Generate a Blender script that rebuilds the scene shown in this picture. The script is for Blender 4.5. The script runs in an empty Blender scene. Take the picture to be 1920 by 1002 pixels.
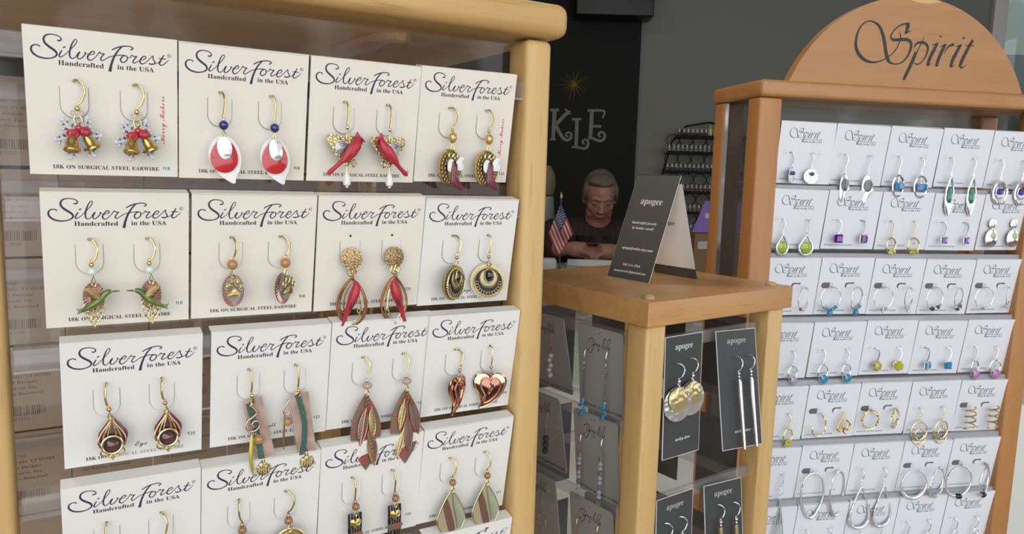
import bpy, math, random
from mathutils import Matrix, Vector, Euler
from math import sin, cos, pi, radians as rad, sqrt, atan2
random.seed(7)
SC = bpy.context.scene
COL = SC.collection

# ------------------------------------------------------------------ camera
CAM_Z = 1.2
cam_d = bpy.data.cameras.new('camera'); cam = bpy.data.objects.new('camera', cam_d); COL.objects.link(cam)
SC.camera = cam
cam_d.sensor_fit = 'HORIZONTAL'; cam_d.sensor_width = 36.0
cam_d.lens = 36.0*1400.35/1920.0
cam_d.clip_start = .02; cam_d.clip_end = 60
_p, _r = .12505, -.028662
_f = Vector((0, cos(_p), -sin(_p))); _x = Vector((1, 0, 0)); _dn = _f.cross(_x)
_right = _x*cos(_r)+_dn*sin(_r); _down = -_x*sin(_r)+_dn*cos(_r)
cam.matrix_world = Matrix(((_right.x, -_down.x, -_f.x, 0), (_right.y, -_down.y, -_f.y, 0), (_right.z, -_down.z, -_f.z, CAM_Z), (0, 0, 0, 1)))

# ------------------------------------------------------------------ sky seen through the shop window, behind the camera
W = bpy.data.worlds.new('daylight'); SC.world = W; W.use_nodes = True
nt = W.node_tree; nt.nodes.clear(); N = nt.nodes.new; Lk = nt.links.new
out = N('ShaderNodeOutputWorld'); bg = N('ShaderNodeBackground'); Lk(bg.outputs[0], out.inputs[0])
tc = N('ShaderNodeTexCoord'); sep = N('ShaderNodeSeparateXYZ'); Lk(tc.outputs['Generated'], sep.inputs[0])
rampz = N('ShaderNodeValToRGB'); Lk(sep.outputs['Z'], rampz.inputs[0])
mp = N('ShaderNodeMath'); mp.operation = 'MULTIPLY_ADD'; mp.inputs[1].default_value = .5; mp.inputs[2].default_value = .5
Lk(sep.outputs['Z'], mp.inputs[0]); Lk(mp.outputs[0], rampz.inputs[0])
e = rampz.color_ramp.elements
e[0].position = .0; e[0].color = (.62, .62, .64, 1); e[1].position = 1; e[1].color = (.80, .88, 1, 1)
for ps, c in ((.47, (.80, .82, .86, 1)), (.53, (1, 1, 1, 1)), (.75, (.92, .96, 1, 1))):
    q = e.new(ps); q.color = c
nz = N('ShaderNodeTexNoise'); nz.inputs['Scale'].default_value = 9; nz.inputs['Detail'].default_value = 6; Lk(tc.outputs['Generated'], nz.inputs['Vector'])
tr = N('ShaderNodeValToRGB'); Lk(nz.outputs['Fac'], tr.inputs[0]); tr.color_ramp.elements[0].position = .45; tr.color_ramp.elements[1].position = .53
band = N('ShaderNodeValToRGB'); Lk(mp.outputs[0], band.inputs[0])          # trees stand in a band above the horizon
b = band.color_ramp.elements; b[0].position = .49; b[0].color = (0, 0, 0, 1); b[1].position = .66; b[1].color = (0, 0, 0, 1)
q = b.new(.51); q.color = (.8, .8, .8, 1); q = b.new(.60); q.color = (.6, .6, .6, 1)
mm = N('ShaderNodeMath'); mm.operation = 'MULTIPLY'; Lk(tr.outputs[0], mm.inputs[0]); Lk(band.outputs[0], mm.inputs[1])
mx = N('ShaderNodeMixRGB'); Lk(mm.outputs[0], mx.inputs[0]); Lk(rampz.outputs[0], mx.inputs[1]); mx.inputs[2].default_value = (.10, .11, .07, 1)
Lk(mx.outputs[0], bg.inputs[0]); bg.inputs[1].default_value = 2.7

WIN = (-1.1, 3.3, .55, 2.75, -1.25)   # the shop-front window: x0, x1, z0, z1, y
pl = bpy.data.lights.new('window_portal', 'AREA'); pl.shape = 'RECTANGLE'; pl.size = WIN[1]-WIN[0]; pl.size_y = WIN[3]-WIN[2]
pl.cycles.is_portal = True
po = bpy.data.objects.new('window_portal', pl); COL.objects.link(po)
po.location = ((WIN[0]+WIN[1])/2, WIN[4], (WIN[2]+WIN[3])/2); po.rotation_euler = (rad(90), 0, 0)
FILL_WIN = (-1.0, 1.5, .6, 2.6, 4.6)      # added side opening on the right, unseen, for fill daylight: y0, y1, z0, z1, x
pl2 = bpy.data.lights.new('fill_window_portal', 'AREA'); pl2.shape = 'RECTANGLE'; pl2.size = FILL_WIN[3]-FILL_WIN[2]; pl2.size_y = FILL_WIN[1]-FILL_WIN[0]; pl2.cycles.is_portal = True
po2 = bpy.data.objects.new('fill_window_portal', pl2); COL.objects.link(po2); po2.location = (FILL_WIN[4]+.02, (FILL_WIN[0]+FILL_WIN[1])/2, (FILL_WIN[2]+FILL_WIN[3])/2); po2.rotation_euler = (0, rad(90), 0)

for nm_, lx, ly, pw in (('fill_lamp_left', -1.5, 1.0, 30), ('fill_lamp_back', .4, 2.3, 3)):  # added warm fill lamps, unseen, to brighten the rack interiors and the back
    ld = bpy.data.lights.new(nm_, 'AREA'); ld.shape = 'SQUARE'; ld.size = .55; ld.energy = pw; ld.color = (1, .86, .70)
    lo_ = bpy.data.objects.new(nm_, ld); COL.objects.link(lo_); lo_.location = (lx, ly, 2.855)
SC.view_settings.view_transform = 'Standard'; SC.view_settings.look = 'None'
SC.view_settings.gamma = 1; SC.view_settings.use_curve_mapping = False
SC.view_settings.exposure = 0.0
SC.cycles.transparent_max_bounces = 24; SC.cycles.max_bounces = 10; SC.cycles.caustics_reflective = False; SC.cycles.caustics_refractive = False
SC.cycles.sample_clamp_indirect = 4

# ------------------------------------------------------------------ materials
MATS = {}
def base_mat(name):
    m = bpy.data.materials.new(name); m.use_nodes = True
    return m, m.node_tree, m.node_tree.nodes['Principled BSDF']
def mat(name, col, rough=.5, metal=0, var=0, vscale=400, bump=0, bscale=900, coat=0, trans=0, spec=.5, col2=None, tex='NOISE', detail=3, lo=.4, hi=.6):
    """plain principled surface, optional second colour mixed in by a procedural texture, optional bump"""
    if name in MATS: return MATS[name]
    m, t, p = base_mat(name); L = t.links.new
    p.inputs['Base Color'].default_value = (*col, 1); p.inputs['Roughness'].default_value = rough; p.inputs['Metallic'].default_value = metal
    p.inputs['Coat Weight'].default_value = coat; p.inputs['Coat Roughness'].default_value = .05
    p.inputs['Transmission Weight'].default_value = trans; p.inputs['Specular IOR Level'].default_value = spec
    if col2 or bump:
        tcn = t.nodes.new('ShaderNodeTexCoord')
    def texnode(scale):
        if tex == 'VORONOI':
            n = t.nodes.new('ShaderNodeTexVoronoi'); n.feature = 'DISTANCE_TO_EDGE'; n.inputs['Scale'].default_value = scale; L(tcn.outputs['Object'], n.inputs['Vector']); return n.outputs['Distance']
        if tex == 'WAVE':
            n = t.nodes.new('ShaderNodeTexWave'); n.inputs['Scale'].default_value = scale; n.inputs['Distortion'].default_value = 6; n.inputs['Detail'].default_value = 2; L(tcn.outputs['Object'], n.inputs['Vector']); return n.outputs['Fac']
        n = t.nodes.new('ShaderNodeTexNoise'); n.inputs['Scale'].default_value = scale; n.inputs['Detail'].default_value = detail; L(tcn.outputs['Object'], n.inputs['Vector']); return n.outputs['Fac']
    if col2:
        r = t.nodes.new('ShaderNodeValToRGB'); L(texnode(vscale), r.inputs[0])
        r.color_ramp.elements[0].position = lo; r.color_ramp.elements[0].color = (*col, 1)
        r.color_ramp.elements[1].position = hi; r.color_ramp.elements[1].color = (*col2, 1)
        L(r.outputs[0], p.inputs['Base Color'])
    if bump:
        bn = t.nodes.new('ShaderNodeBump'); bn.inputs['Strength'].default_value = bump; bn.inputs['Distance'].default_value = .0004
        L(texnode(bscale), bn.inputs['Height']); L(bn.outputs[0], p.inputs['Normal'])
    MATS[name] = m
    return m
def wood(name, c1, c2, c3, axis, rough=.38, coat=.25, scale=1):
    """grain runs along local axis 0/1/2; growth bands + fine pores"""
    if name in MATS: return MATS[name]
    m, t, p = base_mat(name); L = t.links.new; nn = t.nodes.new
    tcn = nn('ShaderNodeTexCoord'); mp = nn('ShaderNodeMapping'); L(tcn.outputs['Object'], mp.inputs[0])
    s = [38*scale]*3; s[axis] = 2.6*scale; mp.inputs['Scale'].default_value = s
    n1 = nn('ShaderNodeTexNoise'); n1.inputs['Scale'].default_value = 1.6; n1.inputs['Detail'].default_value = 4; n1.inputs['Distortion'].default_value = .8; L(mp.outputs[0], n1.inputs['Vector'])
    r1 = nn('ShaderNodeValToRGB'); L(n1.outputs['Fac'], r1.inputs[0])
    r1.color_ramp.elements[0].position = .3; r1.color_ramp.elements[0].color = (*c2, 1); r1.color_ramp.elements[1].position = .68; r1.color_ramp.elements[1].color = (*c1, 1)
    mp2 = nn('ShaderNodeMapping'); L(tcn.outputs['Object'], mp2.inputs[0])
    s = [520*scale]*3; s[axis] = 26*scale; mp2.inputs['Scale'].default_value = s
    n2 = nn('ShaderNodeTexNoise'); n2.inputs['Scale'].default_value = 1; n2.inputs['Detail'].default_value = 2; L(mp2.outputs[0], n2.inputs['Vector'])
    r2 = nn('ShaderNodeValToRGB'); L(n2.outputs['Fac'], r2.inputs[0]); r2.color_ramp.elements[0].position = .30; r2.color_ramp.elements[0].color = (1, 1, 1, 1); r2.color_ramp.elements[1].position = .40; r2.color_ramp.elements[1].color = (0, 0, 0, 1)
    ml = nn('ShaderNodeMath'); ml.operation = 'MULTIPLY'; ml.inputs[1].default_value = .45; L(r2.outputs[0], ml.inputs[0])
    mx = nn('ShaderNodeMixRGB'); L(ml.outputs[0], mx.inputs[0]); L(r1.outputs[0], mx.inputs[1]); mx.inputs[2].default_value = (*c3, 1)
    L(mx.outputs[0], p.inputs['Base Color'])
    p.inputs['Roughness'].default_value = rough; p.inputs['Coat Weight'].default_value = coat; p.inputs['Coat Roughness'].default_value = .25
    bn = nn('ShaderNodeBump'); bn.inputs['Strength'].default_value = .12; bn.inputs['Distance'].default_value = .0005; L(n2.outputs['Fac'], bn.inputs['Height']); L(bn.outputs[0], p.inputs['Normal'])
    MATS[name] = m
    return m
def acrylic(name, tint=(.94, .95, .95), milk=.02, ior=1.49, milkcol=(.9, .9, .92), rough=.02):
    """clear sheet: passes light straight through, mirrors by Fresnel on its outer faces, a trace of milkiness"""
    if name in MATS: return MATS[name]
    m = bpy.data.materials.new(name); m.use_nodes = True; t = m.node_tree; t.nodes.clear(); nn = t.nodes.new; L = t.links.new
    o = nn('ShaderNodeOutputMaterial'); tr = nn('ShaderNodeBsdfTransparent'); tr.inputs[0].default_value = (*tint, 1)
    df = nn('ShaderNodeBsdfDiffuse'); df.inputs[0].default_value = (*milkcol, 1)
    m1 = nn('ShaderNodeMixShader'); m1.inputs[0].default_value = milk; L(tr.outputs[0], m1.inputs[1]); L(df.outputs[0], m1.inputs[2])
    gl = nn('ShaderNodeBsdfGlossy'); gl.inputs['Roughness'].default_value = rough
    fr = nn('ShaderNodeFresnel'); fr.inputs[0].default_value = ior
    ge = nn('ShaderNodeNewGeometry'); inv = nn('ShaderNodeMath'); inv.operation = 'SUBTRACT'; inv.inputs[0].default_value = 1; L(ge.outputs['Backfacing'], inv.inputs[1])
    mu = nn('ShaderNodeMath'); mu.operation = 'MULTIPLY'; L(fr.outputs[0], mu.inputs[0]); L(inv.outputs[0], mu.inputs[1])
    m2 = nn('ShaderNodeMixShader'); L(mu.outputs[0], m2.inputs[0]); L(m1.outputs[0], m2.inputs[1]); L(gl.outputs[0], m2.inputs[2]); L(m2.outputs[0], o.inputs[0])
    MATS[name] = m
    return m

OAK_V = wood('pale_oak_upright', (.68, .455, .185), (.55, .34, .125), (.38, .20, .065), 1, coat=.1)
OAK_U = wood('pale_oak_lengthwise', (.66, .43, .17), (.53, .32, .11), (.36, .19, .06), 0, coat=.1)
MOAK_V = wood('oak_upright', (.62, .39, .17), (.50, .29, .11), (.30, .15, .05), 1)
MOAK_U = wood('oak_lengthwise', (.55, .30, .11), (.44, .22, .075), (.24, .11, .04), 0)
CH_V = wood('cherry_upright', (.47, .22, .075), (.39, .165, .052), (.32, .125, .04), 1, scale=.7, coat=.1)
CH_U = wood('cherry_lengthwise', (.47, .235, .085), (.39, .18, .06), (.34, .14, .045), 0, scale=.7, coat=.1)
ACR = acrylic('clear_acrylic', (.95, .95, .95), .0, 1.42); RAIL = acrylic('acrylic_rail', (.90, .89, .88), .11, 1.49); FROST = acrylic('greyed_acrylic_rail', (.8, .8, .83), .85, 1.4, milkcol=(.43, .43, .46))
CREAM = mat('cream_card', (.80, .755, .66), .6, bump=.08, bscale=1500); WHITEC = mat('white_card', (.80, .785, .74), .6, bump=.08, bscale=1500)
SPCARD = mat('cool_white_card', (.77, .785, .83), .55)
SHADE_BACK = mat('shaded_card_back', (.46, .34, .235), .8)  # white card backs; the tan carries the shade inside the rack
INK = mat('navy_ink', (.03, .028, .075), .6); BLACKINK = mat('black_ink', (.025, .025, .028), .6); GREYINK = mat('blue_grey_ink', (.10, .115, .15), .6)
REDINK = mat('red_ink', (.62, .05, .05), .6); BROWNINK = mat('brown_ink', (.16, .11, .07), .7); WHITEINK = mat('white_ink', (.72, .73, .72), .6); GREENINK = mat('pale_green_ink', (.42, .50, .40), .6)
SLIT = mat('cut_edge', (.42, .405, .37), .9); HOLE = mat('punched_hole', (.06, .05, .045), .9); STICK = mat('clear_sticker', (.84, .83, .78), .15, coat=.5)
GOLD = mat('polished_gold', (.80, .61, .26), .24, 1); PGOLD = mat('pale_gold', (.80, .68, .38), .3, 1)
ANT = mat('antique_gold', (.52, .39, .17), .36, 1, bump=.25, bscale=700, col2=(.22, .15, .06), vscale=500, lo=.45, hi=.75)
TEXG = mat('patterned_gold', (.15, .11, .05), .4, 1, col2=(.66, .54, .30), tex='VORONOI', vscale=650, lo=.02, hi=.14, bump=.7, bscale=650)
BRONZE = mat('patterned_bronze', (.16, .10, .05), .4, 1, col2=(.58, .41, .22), tex='VORONOI', vscale=900, lo=.02, hi=.14, bump=.7, bscale=900)
BRASS = mat('brass', (.66, .47, .15), .28, 1, bump=.1, bscale=300)
COPPER = mat('copper_wire', (.72, .42, .30), .28, 1); ROSE = mat('rose_gold', (.80, .52, .36), .12, 1); RUST = mat('russet_metal', (.36, .13, .06), .4, .7)
SILV = mat('polished_silver', (.82, .82, .84), .2, 1); HAMS = mat('hammered_silver', (.84, .84, .85), .3, 1, bump=1, bscale=380, detail=0); OXS = mat('dark_silver', (.36, .37, .40), .35, 1, bump=.4, bscale=800)
HAMG = mat('hammered_gold', (.84, .70, .38), .32, 1, bump=1, bscale=420, detail=0)
RED = mat('red_enamel', (.55, .022, .03), .25, coat=.8); BIRDRED = mat('painted_red', (.48, .02, .035), .38, coat=.3, bump=.5, bscale=1500); BOWRED = mat('bow_red', (.48, .03, .05), .3, coat=.5)
MASK = mat('black_paint', (.02, .02, .022), .4); WHITEE = mat('white_enamel', (.83, .83, .82), .3, coat=.4); FROSTW = mat('frosted_white', (.66, .68, .72), .35, coat=.4)
BLUE = mat('lapis_blue', (.018, .03, .15), .12, coat=.8); PEARL = mat('pearl', (.86, .80, .70), .18, coat=.9); MILK = mat('milky_glass', (.74, .84, .78), .12, coat=.8)
CRYST = mat('clear_crystal', (.88, .86, .88), .04, trans=.7, coat=.5); PINKC = mat('pink_crystal', (.80, .60, .64), .05, trans=.5, coat=.5)
GREENB = mat('hummingbird_green', (.03, .10, .03), .3, .2, coat=.7, col2=(.16, .22, .03), vscale=140, lo=.42, hi=.66); WINGB = mat('bronze_wing', (.30, .19, .085), .42, .85)
STRIPE = mat('copper_pink_stripe', (.74, .46, .38), .35, .8); STRDK = mat('dark_copper_groove', (.24, .11, .08), .5, .6)
TIGER = mat('brown_stone', (.22, .09, .03), .15, coat=.8, col2=(.45, .24, .08), tex='WAVE', vscale=300, lo=.3, hi=.7); AMBER = mat('amber_brown_bead', (.46, .23, .08), .15, coat=.8)
ONYX = mat('black_onyx', (.008, .009, .016), .06, coat=1); DKFIL = mat('dark_filigree_ground', (.018, .018, .024), .6)
WINE = mat('wine_enamel', (.13, .02, .045), .3, coat=.6); GARNET = mat('garnet_brown', (.10, .03, .025), .08, coat=1)
SHELL = mat('pink_shell', (.52, .38, .32), .25, coat=.5, col2=(.36, .25, .19), vscale=90, lo=.4, hi=.62); VERD = mat('verdigris_green', (.035, .10, .075), .5, col2=(.09, .17, .13), vscale=900, lo=.5, hi=.72); CHART = mat('chartreuse_metal', (.62, .58, .10), .3, .7)
PATINA = mat('patina_leaf', (.17, .15, .105), .45, .4, col2=(.40, .10, .07), vscale=420, lo=.47, hi=.53, detail=4)
TAUPE = mat('taupe_bead', (.50, .35, .27), .2, coat=.7); PCOP = mat('feather_copper', (.62, .36, .25), .35, 1); PDK = mat('feather_slate', (.22, .17, .17), .45, .8)
SAND = mat('sand_gold_plate', (.62, .52, .32), .35, .6); BROWNP = mat('brown_plate', (.20, .10, .075), .4, .3); SAGE = mat('sage_patina', (.46, .47, .32), .45, .3, col2=(.33, .37, .27), vscale=120)
DARKPL = mat('dark_ribbed_metal', (.30, .29, .27), .35, 1, col2=(.04, .04, .045), tex='WAVE', vscale=220, lo=.3, hi=.6, bump=.6, bscale=220)
PURP = mat('purple_gem', (.16, .02, .34), .05, trans=.25, coat=1); LIME = mat('lime_gem', (.42, .60, .03), .05, trans=.25, coat=1); AQUA = mat('aqua_gem', (.03, .36, .62), .05, trans=.3, coat=1)
YELG = mat('yellow_gem', (.66, .62, .05), .05, trans=.3, coat=1); LAV = mat('lavender_gem', (.55, .48, .68), .05, trans=.3, coat=1); PINK = mat('pink_gem', (.72, .28, .60), .05, trans=.3, coat=1); ROYAL = mat('violet_blue_bead', (.05, .03, .42), .1, coat=1)
OPALB = mat('blue_opal', (.015, .13, .36), .2, coat=.8, col2=(.03, .26, .50), vscale=400); GREENS = mat('green_stone', (.01, .14, .08), .15, coat=.8, col2=(.02, .22, .13), vscale=300); SLATE = mat('grey_stone', (.13, .155, .165), .2, coat=.6); PALEG = mat('pale_green_stone', (.38, .50, .25), .1, coat=.9)
BLKB = mat('black_bead', (.02, .02, .022), .2, coat=.8); REDB = mat('red_bead', (.5, .03, .06), .1, coat=.8); LAVA = mat('matte_black_bead', (.03, .03, .032), .7, bump=.5, bscale=1500)
SMOKE = mat('smoky_crystal', (.42, .42, .46), .06, trans=.2, coat=1)
GREYCARD = mat('grey_plastic_card', (.31, .305, .29), .35, coat=.3); DKCARD = mat('charcoal_card', (.046, .048, .049), .45, coat=.15); WEDGE = mat('white_card_edge', (.75, .74, .71), .6)

# ------------------------------------------------------------------ mesh building (all shapes in millimetres, stored in metres)
class MB:
    def __init__(s): s.v = []; s.f = []; s.m = []; s.mats = []
    def mi(s, m):
        if m not in s.mats: s.mats.append(m)
        return s.mats.index(m)
    def add(s, vs, fs, m, M=None):
        o = len(s.v); k = s.mi(m)
        if M is not None: vs = [M @ Vector(v) for v in vs]
        s.v += [tuple(v) for v in vs]; s.f += [[i+o for i in f] for f in fs]; s.m += [k]*len(fs)
        return s
    def box(s, x0, x1, y0, y1, z0, z1, m, r=0, M=None):
        if r <= 0:
            vs = [(x, y, z) for x in (x0, x1) for y in (y0, y1) for z in (z0, z1)]
            return s.add(vs, [(0, 1, 3, 2), (4, 6, 7, 5), (0, 4, 5, 1), (2, 3, 7, 6), (0, 2, 6, 4), (1, 5, 7, 3)], m, M)
        bm = bmesh_box(x0, x1, y0, y1, z0, z1, r)
        return s.add(bm[0], bm[1], m, M)
    def tube(s, pts, r, m, seg=6, closed=False, M=None, flat=1.0):
        P = [Vector(p) for p in pts]; n = len(P); vs = []; fs = []
        R = r if isinstance(r, (list, tuple)) else [r]*n
        up = None
        for i in range(n):
            a = P[(i-1) % n] if (closed or i > 0) else P[i]; b = P[(i+1) % n] if (closed or i < n-1) else P[i]
            t = (b-a).normalized() if (b-a).length > 1e-9 else Vector((0, 0, 1))
            if up is None:
                up = Vector((0, 0, 1)) if abs(t.z) < .9 else Vector((1, 0, 0))
            x = up - t*up.dot(t)
            if x.length < 1e-6: x = Vector((1, 0, 0))-t*t.x
            x.normalize(); y = t.cross(x); up = x
            for k in range(seg):
                c = 2*pi*k/seg; vs.append(P[i]+x*(cos(c)*R[i]*flat)+y*(sin(c)*R[i]))
        for i in range(n if closed else n-1):
            j = (i+1) % n
            for k in range(seg):
                l = (k+1) % seg; fs.append((i*seg+k, i*seg+l, j*seg+l, j*seg+k))
        if not closed:
            fs.append(tuple(range(seg-1, -1, -1))); fs.append(tuple((n-1)*seg+k for k in range(seg)))
        return s.add(vs, fs, m, M)
    def ball(s, c, r, m, seg=12, rings=8, M=None):
        rx, ry, rz = r if isinstance(r, (tuple, list)) else (r, r, r)
        vs = [(c[0], c[1]+ry, c[2])]; fs = []
        for i in range(1, rings):
            a = pi*i/rings
            for k in range(seg):
                b2 = 2*pi*k/seg; vs.append((c[0]+rx*sin(a)*cos(b2), c[1]+ry*cos(a), c[2]+rz*sin(a)*sin(b2)))
        vs.append((c[0], c[1]-ry, c[2])); L = len(vs)-1
        for k in range(seg):
            l = (k+1) % seg; fs.append((0, 1+l, 1+k)); fs.append((L, 1+(rings-2)*seg+k, 1+(rings-2)*seg+l))
            for i in range(rings-2):
                fs.append((1+i*seg+k, 1+i*seg+l, 1+(i+1)*seg+l, 1+(i+1)*seg+k))
        return s.add(vs, fs, m, M)
    def lathe(s, prof, m, seg=16, M=None, cap=True):
        vs = []; fs = []
        for r, y in prof:
            for k in range(seg):
                c = 2*pi*k/seg; vs.append((r*cos(c), y, r*sin(c)))
        for i in range(len(prof)-1):
            for k in range(seg):
                l = (k+1) % seg; fs.append((i*seg+k, i*seg+l, (i+1)*seg+l, (i+1)*seg+k))
        if cap:
            fs.append(tuple(range(seg))); fs.append(tuple((len(prof)-1)*seg+k for k in range(seg-1, -1, -1)))
        return s.add(vs, fs, m, M)
    def plate(s, pts, z, t, m, dome=0, rings=3, M=None, side=None):
        """outline pts (ccw) -> solid of thickness t from z, front face swelling by dome"""
        n = len(pts); cx = sum(p[0] for p in pts)/n; cy = sum(p[1] for p in pts)/n
        vs = [(x, y, z) for x, y in pts]+[(x, y, z+t) for x, y in pts]; fs = [tuple(range(n-1, -1, -1))]
        s_f = [(i, (i+1) % n, n+(i+1) % n, n+i) for i in range(n)]
        base = n
        if dome:
            for q in range(1, rings):
                k = 1-q/rings; h = dome*(1-k*k)
                b2 = len(vs); vs += [(cx+(x-cx)*k, cy+(y-cy)*k, z+t+h) for x, y in pts]
                fs += [(base+i, base+(i+1) % n, b2+(i+1) % n, b2+i) for i in range(n)]; base = b2
            c = len(vs); vs.append((cx, cy, z+t+dome)); fs += [(base+i, base+(i+1) % n, c) for i in range(n)]
        else: fs.append(tuple(base+i for i in range(n)))
        s.add(vs, fs+s_f, m, M)
        return s
    def ribbon(s, strokes, m, z, sc=1, dx=0, dy=0, M=None, sub=5, wk=1):
        for st in strokes:
            pts = smooth(st, sub); vs = []; n = len(pts)
            for i, (x, y, w) in enumerate(pts):
                a = pts[max(0, i-1)]; b2 = pts[min(n-1, i+1)]; tx, ty = b2[0]-a[0], b2[1]-a[1]; l = sqrt(tx*tx+ty*ty) or 1
                nx, ny = -ty/l, tx/l; w *= .5*wk
                vs += [((x+nx*w)*sc+dx, (y+ny*w)*sc+dy, z), ((x-nx*w)*sc+dx, (y-ny*w)*sc+dy, z)]
            s.add(vs, [(2*i, 2*i+1, 2*i+3, 2*i+2) for i in range(n-1)], m, M)
        return s
    def text(s, body, style, m, x, y, z, cap=None, width=None, align='l', M=None, shear=0, wmax=None):
        vs, fs, w, h = glyphs(body, style)
        k = (cap/.7) if cap else 1; kx = k
        if width: kx = width/w; k = k if cap else kx
        ww = w*kx; ox = x - (ww/2 if align == 'c' else ww if align == 'r' else 0)
        return s.add([(ox+a*kx+shear*b2*k, y+b2*k, z) for a, b2 in vs], fs, m, M)
    def mesh(s, name, sharp=38):
        me = bpy.data.meshes.new(name); me.from_pydata([(a*.001, b2*.001, c*.001) for a, b2, c in s.v], [], s.f)
        for m in s.mats: me.materials.append(m)
        me.polygons.foreach_set('material_index', s.m); me.polygons.foreach_set('use_smooth', [True]*len(s.f))
        me.update(); me.set_sharp_from_angle(angle=rad(sharp))
        return me

def smooth(st, sub):
    if len(st) < 3 or sub < 2: return st
    o = []; n = len(st)
    for i in range(n-1):
        p0, p1, p2, p3 = st[max(0, i-1)], st[i], st[i+1], st[min(n-1, i+2)]
        for q in range(sub):
            t = q/sub; o.append(tuple(.5*(2*b+(c-a)*t+(2*a-5*b+4*c-d)*t*t+(3*b-a-3*c+d)*t**3) for a, b, c, d in zip(p0, p1, p2, p3)))
    o.append(tuple(st[-1])); return o
_bx = {}
def bmesh_box(x0, x1, y0, y1, z0, z1, r):
    import bmesh
    bm = bmesh.new(); bmesh.ops.create_cube(bm, size=1)
    for v in bm.verts: v.co = Vector(((x0+x1)/2+v.co.x*(x1-x0), (y0+y1)/2+v.co.y*(y1-y0), (z0+z1)/2+v.co.z*(z1-z0)))
    bmesh.ops.bevel(bm, geom=bm.edges[:], offset=r, segments=4, profile=.5, affect='EDGES', clamp_overlap=True)
    bm.verts.ensure_lookup_table()
    res = ([v.co.copy() for v in bm.verts], [[v.index for v in f.verts] for f in bm.faces]); bm.free(); return res

MATHB = {'bold': (0x1D400, 0x1D41A, 0x1D7CE), 'thin': (0x1D400, 0x1D41A, 0x1D7CE), 'ital': (0x1D434, 0x1D44E, None), 'bi': (0x1D468, 0x1D482, None), 'scr': (0x1D4D0, 0x1D4EA, None)}
def restyle(t, st):
    if st not in MATHB: return t
    U, Lw, D = MATHB[st]; o = ''
    for c in t:
        if 'A' <= c <= 'Z': o += chr(U+ord(c)-65)
        elif 'a' <= c <= 'z': o += '\u210e' if (st == 'ital' and c == 'h') else chr(Lw+ord(c)-97)
        elif c.isdigit() and D: o += chr(D+int(c))
        else: o += c
    return o
_gl = {}
def glyphs(body, st):
    """serif / italic / script lettering as flat outlines, cap height about .7"""
    if (body, st) in _gl: return _gl[(body, st)]
    c = bpy.data.curves.new('lettering', 'FONT'); c.body = restyle(body, st); c.size = 1; c.resolution_u = 2
    c.offset = {'bold': .004, 'thin': -.005, 'bi': .004}.get(st, 0)
    o = bpy.data.objects.new('lettering', c); COL.objects.link(o); bpy.context.view_layer.update()
    ev = o.evaluated_get(bpy.context.evaluated_depsgraph_get()); me = ev.to_mesh()
    vs = [(v.co.x, v.co.y) for v in me.vertices]; fs = [list(p.vertices) for p in me.polygons]
    ev.to_mesh_clear(); bpy.data.objects.remove(o); bpy.data.curves.remove(c)
    x0 = min(v[0] for v in vs); vs = [(a-x0, b) for a, b in vs]
    _gl[(body, st)] = (vs, fs, max(v[0] for v in vs), max(v[1] for v in vs)); return _gl[(body, st)]

# ------------------------------------------------------------------ objects
def frame(O, yaw):
    """local axes: x along the face, y up, z out of the face"""
    return Matrix(((cos(yaw), 0, sin(yaw), O[0]), (sin(yaw), 0, -cos(yaw), O[1]), (0, 1, 0, O[2]), (0, 0, 0, 1)))
def T(x, y, z): return Matrix.Translation((x*.001, y*.001, z*.001))
def RX(a): return Matrix.Rotation(rad(a), 4, 'X')
def RY(a): return Matrix.Rotation(rad(a), 4, 'Y')
def RZ(a): return Matrix.Rotation(rad(a), 4, 'Z')
def tag(o, label, cat, group=None, kind=None):
    if label: o['label'] = label
    if cat: o['category'] = cat
    if group: o['group'] = group
    if kind: o['kind'] = kind
    return o
def empty(name, M, label, cat, group=None):
    o = bpy.data.objects.new(name, None); o.empty_display_size = .005; COL.objects.link(o); o.matrix_world = M
    o['_M'] = 0; del o['_M']
    ROOT[o.name] = M.copy()
    return tag(o, label, cat, group)
ROOT = {}
def obj(name, me, M=None, parent=None, label=None):
    """a mesh object; M is its world matrix"""
    if isinstance(me, MB): me = me.mesh(name)
    o = bpy.data.objects.new(name, me); COL.objects.link(o)
    M = M if M is not None else Matrix.Identity(4)
    if parent is not None:
        o.parent = parent; o.matrix_basis = ROOT[parent.name].inverted() @ M
    else: o.matrix_world = M
    ROOT[o.name] = M.copy()
    if label: o['label'] = label
    return o
def struct(name, mb, M=None, parent=None):
    o = obj(name, mb, M, parent)
    if parent is None: o['kind'] = 'structure'
    return o

# outlines
def ell(cx, cy, rx, ry, n=24, a0=0, a1=2*pi, rot=0):
    o = []
    for k in range(n):
        a = a0+(a1-a0)*k/(n if abs(a1-a0-2*pi) < 1e-6 else n-1); x, y = rx*cos(a), ry*sin(a)
        o.append((cx+x*cos(rot)-y*sin(rot), cy+x*sin(rot)+y*cos(rot)))
    return o
def ring(mb, cx, cy, z, rx, ry, r, m, n=24, a0=0, a1=2*pi, seg=6, M=None, rot=0):
    full = abs(a1-a0-2*pi) < 1e-6
    return mb.tube([(x, y, z) for x, y in ell(cx, cy, rx, ry, n, a0, a1, rot)], r, m, seg, closed=full, M=M)
def marquise(cx, y0, y1, w, n=12, k=1.0):
    """leaf: pointed at y0 (top) and y1 (bottom)"""
    r = [(cx+w/2*sin(pi*i/n)**k, y0+(y1-y0)*i/n) for i in range(n+1)]; l = [(cx-w/2*sin(pi*i/n)**k, y0+(y1-y0)*i/n) for i in range(n-1, 0, -1)]
    return (r+l)[::-1]
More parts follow.
